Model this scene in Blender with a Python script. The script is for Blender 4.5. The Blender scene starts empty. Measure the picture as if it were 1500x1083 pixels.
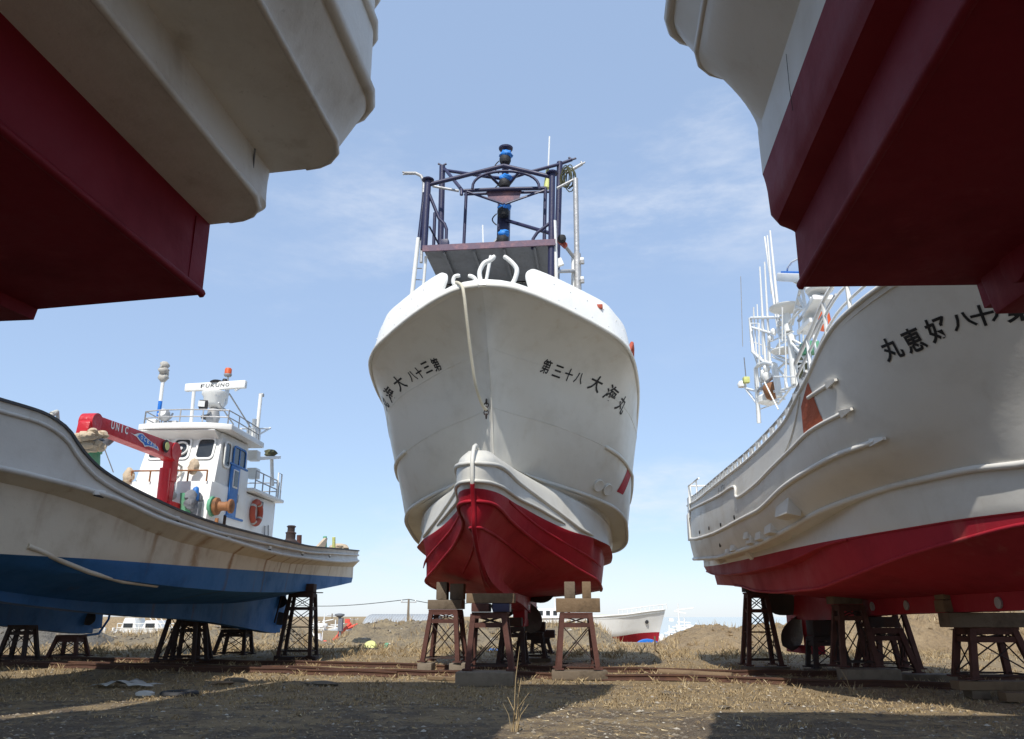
import bpy, bmesh, math, random
import numpy as np
from mathutils import Vector, Matrix
from mathutils.bvhtree import BVHTree
random.seed(7)
SC = bpy.context.scene
COL = SC.collection
R = math.radians
PI = math.pi
# ---------------------------------------------------------------- camera
FPX, TILT, YAW, EYE = 1150.0, R(17.45), R(6.15), 1.3
cam_d = bpy.data.cameras.new('camera'); cam = bpy.data.objects.new('camera', cam_d); COL.objects.link(cam)
cam.location = (0, 0, EYE); cam.rotation_euler = (R(90) + TILT, 0, YAW)
cam_d.sensor_width = 36; cam_d.lens = 36 * FPX / 1500; cam_d.clip_start = .05; cam_d.clip_end = 6000
SC.camera = cam
_Fh = Vector((-math.sin(YAW), math.cos(YAW), 0)); _R = Vector((math.cos(YAW), math.sin(YAW), 0)); _U = Vector((0, 0, 1))
_fw = _Fh * math.cos(TILT) + _U * math.sin(TILT); _up = -_Fh * math.sin(TILT) + _U * math.cos(TILT)
EYEP = Vector((0, 0, EYE))
def ray(u, v): return _fw + _R * (u - 750) / FPX + _up * (541.5 - v) / FPX
def atz(u, v, z=0.0): r = ray(u, v); return EYEP + r * ((z - EYE) / r.z)
def aty(u, v, y): r = ray(u, v); return EYEP + r * (y / r.y)
# ---------------------------------------------------------------- materials
def newmat(name):
    m = bpy.data.materials.new(name); m.use_nodes = True
    nt = m.node_tree; b = nt.nodes['Principled BSDF']; return m, nt, b
def nd(nt, t, **kw):
    n = nt.nodes.new(t)
    for k, v in kw.items():
        if k.startswith('_'): setattr(n, k[1:], v)
        else: n.inputs[k].default_value = v
    return n
def mix(nt, fac, a, b):
    n = nt.nodes.new('ShaderNodeMix'); n.data_type = 'RGBA'
    for sock, val in ((n.inputs[0], fac), (n.inputs[6], a), (n.inputs[7], b)):
        if hasattr(val, 'is_linked') or hasattr(val, 'node'): nt.links.new(val, sock)
        else: sock.default_value = val if isinstance(val, (int, float)) else (*val, 1)
    return n.outputs[2]
def noise(nt, vec, scale, detail=6, rough=.6, stretch=None):
    if stretch:
        mp = nt.nodes.new('ShaderNodeMapping'); mp.inputs['Scale'].default_value = stretch
        nt.links.new(vec, mp.inputs[0]); vec = mp.outputs[0]
    n = nd(nt, 'ShaderNodeTexNoise', Scale=scale, Detail=detail, Roughness=rough); nt.links.new(vec, n.inputs['Vector'])
    return n.outputs['Fac']
def ramp(nt, fac, lo, hi, a=0.0, b=1.0):
    n = nt.nodes.new('ShaderNodeMapRange'); n.inputs[1].default_value = lo; n.inputs[2].default_value = hi
    n.inputs[3].default_value = a; n.inputs[4].default_value = b; n.interpolation_type = 'SMOOTHSTEP'
    nt.links.new(fac, n.inputs[0]); return n.outputs[0]
def mul(nt, a, b, op='MULTIPLY'):
    n = nt.nodes.new('ShaderNodeMath'); n.operation = op
    for s, v in ((n.inputs[0], a), (n.inputs[1], b)):
        if isinstance(v, (int, float)): s.default_value = v
        else: nt.links.new(v, s)
    return n.outputs[0]
def paint(name, col, dirt=None, amount=.35, rough=.45, streak=0.0, streak_col=(.28, .12, .04), bump=.02, bscale=6, scale=1.4, metal=0, fine=40, rust_at=None, bump2=0.0, flake=0.0):
    m, nt, b = newmat(name)
    tc = nt.nodes.new('ShaderNodeTexCoord'); v = tc.outputs['Object']
    dirt = dirt or tuple(c * .6 for c in col)
    n1 = noise(nt, v, scale, 8, .65)
    c = mix(nt, ramp(nt, n1, .45, .75, 0, amount), col, dirt)
    n2 = noise(nt, v, fine, 4, .7)
    c = mix(nt, ramp(nt, n2, .62, .75, 0, amount * .6), c, tuple(x * .55 for x in dirt))
    if streak:
        n3 = noise(nt, v, 1.0, 5, .6, (3.2, 3.2, .22)); n4 = noise(nt, v, .7, 2, .5)
        f = mul(nt, ramp(nt, n3, .55, .74), ramp(nt, n4, .42, .62, .15, 1))
        c = mix(nt, mul(nt, f, streak), c, streak_col)
    if flake:
        n6 = noise(nt, v, 2.6, 9, .78, (.45, 1.3, 1.6)); n7 = noise(nt, v, .9, 3, .5)
        c = mix(nt, mul(nt, mul(nt, ramp(nt, n6, .655, .69), ramp(nt, n7, .45, .6)), flake), c, tuple(x * .32 + .02 for x in col))
    if rust_at:
        sx = nt.nodes.new('ShaderNodeSeparateXYZ'); nt.links.new(v, sx.inputs[0])
        nn = noise(nt, v, 3.0, 4, .6); xx = mul(nt, sx.outputs[0], mul(nt, mul(nt, nn, .5, 'SUBTRACT'), .25), 'ADD')
        n5 = noise(nt, v, 9, 5, .7)
        for (t0, w, s) in rust_at:
            d = mul(nt, mul(nt, xx, -t0, 'ADD'), 1, 'MULTIPLY'); ab = nt.nodes.new('ShaderNodeMath'); ab.operation = 'ABSOLUTE'; nt.links.new(d, ab.inputs[0])
            f = mul(nt, mul(nt, ramp(nt, ab.outputs[0], w * 1.9, 0.0, 0, 1), s), ramp(nt, n5, .25, .55, .45, 1))
            c = mix(nt, f, c, streak_col)
    nt.links.new(c, b.inputs['Base Color'])
    b.inputs['Metallic'].default_value = metal
    nt.links.new(ramp(nt, n1, .3, .8, rough, min(1, rough + .25)), b.inputs['Roughness'])
    if bump:
        bp = nt.nodes.new('ShaderNodeBump'); bp.inputs['Strength'].default_value = 1; bp.inputs['Distance'].default_value = bump
        nb = noise(nt, v, bscale, 5, .6); nt.links.new(nb, bp.inputs['Height'])
        if bump2:
            bq = nt.nodes.new('ShaderNodeBump'); bq.inputs['Strength'].default_value = 1; bq.inputs['Distance'].default_value = bump2
            nt.links.new(noise(nt, v, .8, 2, .5), bq.inputs['Height']); nt.links.new(bq.outputs[0], bp.inputs['Normal'])
        nt.links.new(bp.outputs[0], b.inputs['Normal'])
    return m
M = {}
M['white'] = paint('white_hull_paint', (.74, .72, .66), (.56, .52, .44), .42, .33, .16, (.42, .34, .22), .003, 5, bump2=.05)
M['cwhite'] = paint('white_trawler_paint', (.60, .585, .53), (.47, .445, .385), .5, .36, .34, (.46, .38, .27), .004, 5, bump2=.06, flake=.25)
M['rwhite'] = paint('grey_white_paint', (.72, .70, .65), (.58, .55, .49), .45, .36, .22, (.48, .41, .32), .004, 5, bump2=.02)
M['wh2'] = paint('white_enamel', (.8, .8, .77), (.62, .6, .54), .35, .35, .2, (.45, .3, .15), .003, 10)
M['cream'] = paint('cream_old_paint', (.68, .61, .49), (.46, .38, .27), .6, .55, .75, (.30, .15, .05), .006, 5, rust_at=[(10.1, .06, .95), (12.2, .07, .95), (13.9, .16, .75), (8.9, .05, .7), (8.1, .05, .7), (6.9, .04, .7), (7.5, .04, .6), (14.6, .12, .4), (5.5, .04, .4), (3.6, .025, .9)])
M['lgrey'] = paint('weathered_white_paint', (.66, .635, .585), (.50, .46, .40), .6, .5, .4, (.28, .2, .12), .006, 5)
M['nwhite'] = paint('chalky_white_paint', (.74, .72, .67), (.54, .50, .44), .6, .5, .4, (.34, .29, .22), .010, 5, fine=12, bump2=.05, flake=.8)
M['red'] = paint('red_antifouling', (.36, .010, .022), (.22, .012, .02), .7, .5, .35, (.40, .08, .07), .005, 6, flake=.3, scale=.9)
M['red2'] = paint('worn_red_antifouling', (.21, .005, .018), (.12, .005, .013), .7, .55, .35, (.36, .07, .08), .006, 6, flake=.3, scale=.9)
M['rred'] = paint('matt_red_antifouling', (.36, .018, .032), (.22, .018, .028), .7, .55, .4, (.42, .12, .10), .005, 6, flake=.3, scale=.9)
M['blue'] = paint('blue_bottom_paint', (.036, .155, .39), (.025, .09, .22), .6, .55, .4, (.10, .08, .06), .006, 6, rust_at=[(12.2, .07, .5), (10.0, .05, .5), (8.1, .05, .4)])
M['capdark'] = paint('dark_grey_fender', (.075, .075, .08), (.16, .15, .14), .7, .7)
M['black'] = paint('black_lettering', (.012, .012, .014), None, .1, .5, bump=0)
M['navy'] = paint('navy_steel_paint', (.020, .021, .066), (.035, .027, .055), .5, .4, .2, (.12, .06, .08), .004, 20)
M['pink'] = paint('faded_navy_edge', (.13, .085, .125), (.38, .20, .20), .8, .6, bump=.004, scale=3)
M['bluecloth'] = paint('blue_tarpaulin', (.02, .22, .68), (.01, .12, .45), .6, .4, bump=.03, bscale=9)
M['dark'] = paint('dark_rubber', (.018, .018, .020), None, .3, .6)
M['steel'] = paint('galvanised_steel', (.42, .42, .42), (.25, .23, .2), .5, .45, metal=.4)
M['grey'] = paint('grey_underside_paint', (.17, .18, .20), (.11, .11, .12), .6, .6, .3, (.15, .1, .08))
M['rail'] = paint('rusty_rail_steel', (.075, .034, .022), (.15, .075, .04), .8, .85, bump=.006, bscale=30, scale=2)
M['rust'] = paint('rusty_primer_steel', (.085, .030, .021), (.035, .018, .014), .8, .75, bump=.006, bscale=30, scale=3)
M['rustd'] = paint('dark_rusty_steel', (.035, .022, .020), (.09, .035, .02), .7, .75, bump=.006, bscale=30, scale=3)
M['timber'] = paint('weathered_timber', (.18, .12, .068), (.08, .055, .034), .8, .8, bump=.01, bscale=18, scale=2.5)
M['timberd'] = paint('grey_old_timber', (.15, .115, .08), (.06, .045, .03), .8, .85, bump=.01, bscale=18, scale=2.5)
M['conc'] = paint('concrete_block', (.21, .17, .125), (.11, .09, .065), .7, .85, bump=.01, bscale=20, scale=3)
M['orange'] = paint('orange_plastic', (.62, .10, .02), None, .3, .45)
M['orr'] = paint('faded_orange_buoy', (.42, .075, .04), (.3, .08, .05), .5, .6)
M['mark'] = paint('orange_red_mark', (.42, .085, .03), (.30, .07, .03), .5, .5)
M['crane'] = paint('crane_red_paint', (.50, .012, .022), (.34, .02, .03), .5, .35)
M['green'] = paint('pale_green_paint', (.10, .34, .20), (.2, .2, .12), .6, .6)
M['cloth'] = paint('beige_wrapping_cloth', (.52, .42, .30), (.36, .26, .18), .7, .9, bump=.05, bscale=8)
M['door'] = paint('blue_door_paint', (.03, .17, .50), None, .3, .4)
M['glass'] = paint('dark_window_glass', (.03, .035, .04), None, .2, .06, bump=0)
M['brass'] = paint('rusty_orange_drum', (.28, .12, .045), (.10, .05, .03), .8, .6, bump=.008, scale=5)
M['rope'] = paint('cream_mooring_rope', (.62, .58, .46), (.4, .36, .28), .4, .9, bump=.01, bscale=80)
M['gwrap'] = paint('olive_cable', (.10, .10, .055), None, .4, .8)
M['yellow'] = paint('pale_yellow_plastic', (.60, .62, .22), None, .3, .5)
M['bronze'] = paint('dull_bronze', (.10, .085, .075), (.05, .045, .04), .6, .45, metal=.5)
M['blue2'] = paint('bright_blue_cover', (.01, .16, .60), None, .3, .4)
M['lens'] = paint('clear_plastic', (.7, .7, .68), None, .1, .1, bump=0)
M['redflag'] = paint('red_flag', (.75, .10, .07), None, .3, .6)
M['zinc'] = paint('zinc_roofing', (.36, .38, .39), (.28, .27, .26), .5, .6)
M['brown'] = paint('brown_boards', (.18, .14, .10), None, .6, .8)
for _k in ('red', 'red2', 'rred', 'blue'): M[_k].node_tree.nodes['Principled BSDF'].inputs['Specular IOR Level'].default_value = .22
M['plastic'] = paint('dirty_plastic_sheet', (.5, .49, .45), (.3, .27, .23), .6, .6, bump=.02)
# ---------------------------------------------------------------- objects
def tag(o, label=None, cat=None, group=None, kind=None):
    if label: o['label'] = label
    if cat: o['category'] = cat
    if group: o['group'] = group
    if kind: o['kind'] = kind
    return o
def empty(name, loc, rz=0, label=None, cat=None, group=None):
    o = bpy.data.objects.new(name, None); COL.objects.link(o); o.empty_display_size = .3
    o.location = loc; o.rotation_euler = (0, 0, rz); return tag(o, label, cat, group)
class MB:
    """mesh builder"""
    def __init__(s): s.v = []; s.f = []; s.m = []; s.k = 0
    def add(s, vs, fs, k=None):
        o = len(s.v); s.v += [tuple(p) for p in vs]
        for f in fs: s.f.append(tuple(i + o for i in f)); s.m.append(s.k if k is None else k)
    def box(s, c, d, M=None):
        x, y, z = d[0] / 2, d[1] / 2, d[2] / 2
        P = [Vector(p) for p in ((-x, -y, -z), (x, -y, -z), (x, y, -z), (-x, y, -z), (-x, -y, z), (x, -y, z), (x, y, z), (-x, y, z))]
        if M is not None: P = [M @ p for p in P]
        c = Vector(c); s.add([p + c for p in P], [(0, 3, 2, 1), (4, 5, 6, 7), (0, 1, 5, 4), (1, 2, 6, 5), (2, 3, 7, 6), (3, 0, 4, 7)]); return s
    def hexa(s, P): s.add(P, [(0, 3, 2, 1), (4, 5, 6, 7), (0, 1, 5, 4), (1, 2, 6, 5), (2, 3, 7, 6), (3, 0, 4, 7)]); return s
    def bar(s, a, b, w, h, upv=(0, 0, 1)):
        a, b = Vector(a), Vector(b); d = (b - a)
        if d.length < 1e-6: return s
        d.normalize(); x = d.cross(Vector(upv))
        if x.length < 1e-3: x = d.cross(Vector((0, 1, 0)))
        x.normalize(); y = x.cross(d); x *= w / 2; y *= h / 2
        s.add([a - x - y, a + x - y, a + x + y, a - x + y, b - x - y, b + x - y, b + x + y, b - x + y],
              [(0, 3, 2, 1), (4, 5, 6, 7), (0, 1, 5, 4), (1, 2, 6, 5), (2, 3, 7, 6), (3, 0, 4, 7)]); return s
    def tube(s, pts, r, n=8, closed=False, cap=True):
        pts = [Vector(p) for p in pts]; N = len(pts); rs = r if isinstance(r, (list, tuple)) else [r] * N
        ref = None; rings = []
        for i, p in enumerate(pts):
            a = pts[(i - 1) % N] if (i or closed) else pts[0]; b = pts[(i + 1) % N] if (i < N - 1 or closed) else pts[-1]
            d = (b - a)
            if d.length < 1e-9: d = Vector((0, 0, 1))
            d.normalize()
            if ref is None:
                ref = Vector((0, 0, 1)) if abs(d.z) < .9 else Vector((1, 0, 0))
                ref = (ref - d * ref.dot(d)).normalized()
            else:
                q = ref - d * ref.dot(d); ref = q.normalized() if q.length > 1e-5 else ref
            y = d.cross(ref)
            rings.append([p + (ref * math.cos(2 * PI * k / n) + y * math.sin(2 * PI * k / n)) * rs[i] for k in range(n)])
        vs = [q for g in rings for q in g]; fs = []
        for i in range(N if closed else N - 1):
            j = (i + 1) % N
            for k in range(n): fs.append((i * n + k, i * n + (k + 1) % n, j * n + (k + 1) % n, j * n + k))
        if cap and not closed: fs += [tuple(range(n - 1, -1, -1)), tuple((N - 1) * n + k for k in range(n))]
        s.add(vs, fs); return s
    def lathe(s, prof, c=(0, 0, 0), n=20, M=None):
        """prof: (r, z) from bottom to top, round local z"""
        c = Vector(c); vs = []; fs = []
        for (r, z) in prof:
            for k in range(n):
                p = Vector((r * math.cos(2 * PI * k / n), r * math.sin(2 * PI * k / n), z))
                vs.append((M @ p if M is not None else p) + c)
        for i in range(len(prof) - 1):
            for k in range(n): fs.append((i * n + k, i * n + (k + 1) % n, (i + 1) * n + (k + 1) % n, (i + 1) * n + k))
        fs.append(tuple(range(n - 1, -1, -1))); fs.append(tuple((len(prof) - 1) * n + k for k in range(n)))
        s.add(vs, fs); return s
    def blob(s, c, r, n=10, rough=.25, seed=0):
        rg = random.Random(seed); c = Vector(c); r = Vector(r) if hasattr(r, '__len__') else Vector((r, r, r)); vs = []; fs = []; m = n // 2 + 1
        for i in range(m + 1):
            th = PI * i / m
            for k in range(n):
                ph = 2 * PI * k / n; q = 1 + (rg.random() - .5) * 2 * rough * (0 if i in (0, m) else 1)
                vs.append(c + Vector((r.x * math.sin(th) * math.cos(ph) * q, r.y * math.sin(th) * math.sin(ph) * q, r.z * math.cos(th))))
        for i in range(m):
            for k in range(n): fs.append((i * n + k, (i + 1) * n + k, (i + 1) * n + (k + 1) % n, i * n + (k + 1) % n))
        s.add(vs, fs); return s
    def build(s, name, mat, parent=None, smooth=35, bevel=0, weld=False, loc=None):
        me = bpy.data.meshes.new(name); me.from_pydata(s.v, [], s.f); me.update()
        mats = mat if isinstance(mat, (list, tuple)) else [mat]
        for q in mats: me.materials.append(M[q] if isinstance(q, str) else q)
        me.polygons.foreach_set('material_index', s.m)
        bm = bmesh.new(); bm.from_mesh(me)
        if weld: bmesh.ops.remove_doubles(bm, verts=bm.verts, dist=.0008)
        bmesh.ops.dissolve_degenerate(bm, edges=bm.edges, dist=1e-5)
        bmesh.ops.recalc_face_normals(bm, faces=bm.faces)
        if bevel:
            es = [e for e in bm.edges if len(e.link_faces) == 2 and e.calc_face_angle(0) > .6]
            bmesh.ops.bevel(bm, geom=es, offset=bevel, segments=2, profile=.6, affect='EDGES', clamp_overlap=True)
        bm.to_mesh(me); bm.free()
        if smooth:
            me.polygons.foreach_set('use_smooth', [True] * len(me.polygons)); me.set_sharp_from_angle(angle=R(smooth))
        o = bpy.data.objects.new(name, me); COL.objects.link(o)
        if parent is not None: o.parent = parent
        if loc is not None: o.location = loc
        return o
def copy_tree(o, parent=None):
    c = o.copy(); COL.objects.link(c)
    if parent is not None: c.parent = parent
    for ch in list(o.children): copy_tree(ch, c)
    return c
# ---------------------------------------------------------------- hull tools
def pchip(xs, ys):
    n = len(xs); h = [xs[i + 1] - xs[i] for i in range(n - 1)]; d = [(ys[i + 1] - ys[i]) / h[i] for i in range(n - 1)]; m = [0.] * n
    for i in range(1, n - 1):
        if d[i - 1] * d[i] > 0:
            w1 = 2 * h[i] + h[i - 1]; w2 = h[i] + 2 * h[i - 1]; m[i] = (w1 + w2) / (w1 / d[i - 1] + w2 / d[i])
    m[0] = d[0]; m[-1] = d[-1] * 1.5
    def f(x):
        x = min(max(x, xs[0]), xs[-1]); i = 0
        while i < n - 2 and x > xs[i + 1]: i += 1
        s = (x - xs[i]) / h[i]; a = s * s
        return (2 * s * a - 3 * a + 1) * ys[i] + (s * a - 2 * a + s) * h[i] * m[i] + (3 * a - 2 * s * a) * ys[i + 1] + (s * a - a) * h[i] * m[i + 1]
    return f
class Line:
    """one longitudinal line of a hull: half-breadth and height along the length"""
    def __init__(s, pts):
        pts = sorted(pts); s.t0, s.t1 = pts[0][0], pts[-1][0]
        T = [p[0] for p in pts]; s.B = pchip(T, [p[1] for p in pts]); s.Z = pchip(T, [p[2] for p in pts])
    def at(s, t): return (t, max(s.B(t), 0.0), s.Z(t))
    def off(s, db, dz):  # a line set in/out from this one; db, dz may be functions of t
        q = Line.__new__(Line); q.t0, q.t1 = s.t0, s.t1
        q.B = lambda t: s.B(t) + (db(t) if callable(db) else db); q.Z = lambda t: s.Z(t) + (dz(t) if callable(dz) else dz); return q
    def path(s, side, a=None, b=None, n=60, out=0.0, dz=0.0):
        a = s.t0 if a is None else a; b = s.t1 if b is None else b; r = []
        for i in range(n + 1):
            x = i / n; t = a + (b - a) * (1 - (1 - x) ** 1.7); q = s.at(t); r.append((q[0], side * (q[1] + out), q[2] + dz))
        return r
def sstep(a, b, va=0.0, vb=1.0):
    def f(t):
        x = min(max((t - a) / (b - a), 0), 1); x = x * x * (3 - 2 * x); return va + (vb - va) * x
    return f
def hull_mesh(spec, N=90, deck_drop=.5, power=2.0):
    """spec: list of (Line, nsub to the next line, material, smooth-group flag); returns MB with both sides, transom and deck"""
    xs = [1 - (1 - i / N) ** power for i in range(N + 1)]
    rows = []  # rows of points (top to bottom)
    mats = []
    L = [q[0] for q in spec]
    P = [[l.at(l.t0 + (l.t1 - l.t0) * x) for x in xs] for l in L]
    for k in range(len(L)):
        rows.append(P[k])
        if k == len(L) - 1: break
        ns, mt, sm = spec[k][1], spec[k][2], spec[k][3]
        for j in range(1, ns):
            s = j / ns; row = []
            for i in range(N + 1):
                a, b = Vector(P[k][i]), Vector(P[k + 1][i])
                if sm:
                    pa = Vector(P[k - 1][i]) if (k > 0 and spec[k - 1][3]) else a - (b - a)
                    pb = Vector(P[k + 2][i]) if (k + 2 < len(L) and spec[k + 1][3]) else b + (b - a)
                    d1 = max((b - a).length, 1e-4)
                    m0 = (b - pa) * (d1 / max((a - pa).length + d1, 1e-4)); m1 = (pb - a) * (d1 / max((pb - b).length + d1, 1e-4)); q = s * s
                    p = a * (2 * s * q - 3 * q + 1) + m0 * (s * q - 2 * q + s) + b * (3 * q - 2 * s * q) + m1 * (s * q - q)
                else: p = a.lerp(b, s)
                row.append((p.x, max(p.y, 0), p.z))
            rows.append(row); mats.append(mt)
        mats.append(mt)
    mb = MB(); n = N + 1; K = len(rows)
    for side in (1, -1):
        vs = [(p[0], side * p[1], p[2]) for r in rows for p in r]; fs = []; ms = []
        for k in range(K - 1):
            for i in range(N): fs.append((k * n + i, k * n + i + 1, (k + 1) * n + i + 1, (k + 1) * n + i)); ms.append(mats[k])
        o = len(mb.v); mb.v += vs; mb.f += [tuple(a + o for a in f) for f in fs]; mb.m += ms
    # transom
    o = len(mb.v)
    for r in rows: mb.v += [(r[0][0], r[0][1], r[0][2]), (r[0][0], -r[0][1], r[0][2])]
    for k in range(K - 1): mb.f.append((o + 2 * k, o + 2 * k + 1, o + 2 * k + 3, o + 2 * k + 2)); mb.m.append(mats[k])
    # deck
    if deck_drop is not None:
        o = len(mb.v); m2 = 0
        for p in rows[0]: mb.v += [(p[0], max(p[1] - .03, 0), p[2] - deck_drop), (p[0], -max(p[1] - .03, 0), p[2] - deck_drop)]
        for i in range(N): mb.f.append((o + 2 * i, o + 2 * i + 1, o + 2 * i + 3, o + 2 * i + 2)); mb.m.append(mats[0])
    return mb
class Frame:
    """boat frame: local x = forward, y = port, z = up; origin under the transom"""
    def __init__(s, x0, y0, yaw):
        s.loc = Vector((x0, y0, 0)); s.rz = R(yaw - 90); s.m = Matrix.Translation(s.loc) @ Matrix.Rotation(s.rz, 4, 'Z'); s.i = s.m.inverted()
    def y(s, u, v, yy):   # pixel ray meets the local plane y = yy
        o = s.i @ EYEP; d = s.i.to_3x3() @ ray(u, v); return o + d * ((yy - o.y) / d.y)
    def t(s, u, v, tt):
        o = s.i @ EYEP; d = s.i.to_3x3() @ ray(u, v); return o + d * ((tt - o.x) / d.x)
    def z(s, u, v, zz):
        o = s.i @ EYEP; d = s.i.to_3x3() @ ray(u, v); return o + d * ((zz - o.z) / d.z)
    def hit(s, u, v, bvh, out=.006):
        o = s.i @ EYEP; d = (s.i.to_3x3() @ ray(u, v)).normalized(); p, n, i, q = bvh.ray_cast(o, d)
        if p is None: return None
        if n.dot(d) > 0: n = -n
        return p + n * out
def bvh_of(o):
    me = o.data; return BVHTree.FromPolygons([v.co.copy() for v in me.vertices], [tuple(p.vertices) for p in me.polygons])
_txt = {}
def glyph(ch, bold=.02):
    """triangulated outline of one character: (verts, faces), centred, one unit high"""
    if (ch, bold) in _txt: return _txt[(ch, bold)]
    cu = bpy.data.curves.new('t', 'FONT'); cu.body = ch; cu.offset = bold; cu.resolution_u = 3; cu.size = 1
    ob = bpy.data.objects.new('t', cu); COL.objects.link(ob)
    bpy.context.view_layer.update()
    me = ob.to_mesh(); bm = bmesh.new(); bm.from_mesh(me)
    bmesh.ops.triangulate(bm, faces=bm.faces)
    for it in range(3):
        es = [e for e in bm.edges if e.calc_length() > .12]
        if es: bmesh.ops.subdivide_edges(bm, edges=es, cuts=1)
        bmesh.ops.triangulate(bm, faces=bm.faces)
    vs = [v.co.copy() for v in bm.verts]; bm.verts.index_update(); fs = [tuple(v.index for v in f.verts) for f in bm.faces]; bm.free()
    ob.to_mesh_clear(); bpy.data.objects.remove(ob); bpy.data.curves.remove(cu)
    x0, x1 = min(v.x for v in vs), max(v.x for v in vs); y0, y1 = min(v.y for v in vs), max(v.y for v in vs)
    c = Vector(((x0 + x1) / 2, (y0 + y1) / 2, 0)); vs = [v - c for v in vs]
    _txt[(ch, bold)] = (vs, fs, x1 - x0, y1 - y0); return _txt[(ch, bold)]
# ================================================================ lettering on a hull
def letter_hull(name, fr, ob, chars, parent, mat='black', bold=.02):
    """chars: (char, pixel u, v, width, height). Each glyph lies in the hull surface, its base along the next character."""
    bvh = bvh_of(ob); C = [fr.hit(c[1], c[2], bvh, 0) for c in chars]; mb = MB()
    eye = fr.i @ EYEP
    for i, c in enumerate(chars):
        if C[i] is None: continue
        a = C[max(i - 1, 0)]; b = C[min(i + 1, len(C) - 1)]
        if a is None or b is None: continue
        d = b - a
        loc, nor, idx, dist = bvh.find_nearest(C[i])
        if nor.dot(eye - C[i]) < 0: nor = -nor
        d = (d - nor * d.dot(nor)).normalized()
        up = nor.cross(d)
        if up.z < 0: up = -up
        vs, fs, w, h = glyph(c[0], bold)
        out = []
        for v in vs:
            p = C[i] + d * (v.x / w * c[3]) + up * (v.y / h * c[4])
            q, n2, k, dd = bvh.ray_cast(p + nor * .3, -nor)
            out.append((q if q is not None else p) + nor * .007)
        mb.add(out, fs)
    return mb.build(name, mat, parent, smooth=0)
# ================================================================ centre boat
FC = Frame(-2.3, 40.0, 0)
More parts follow.
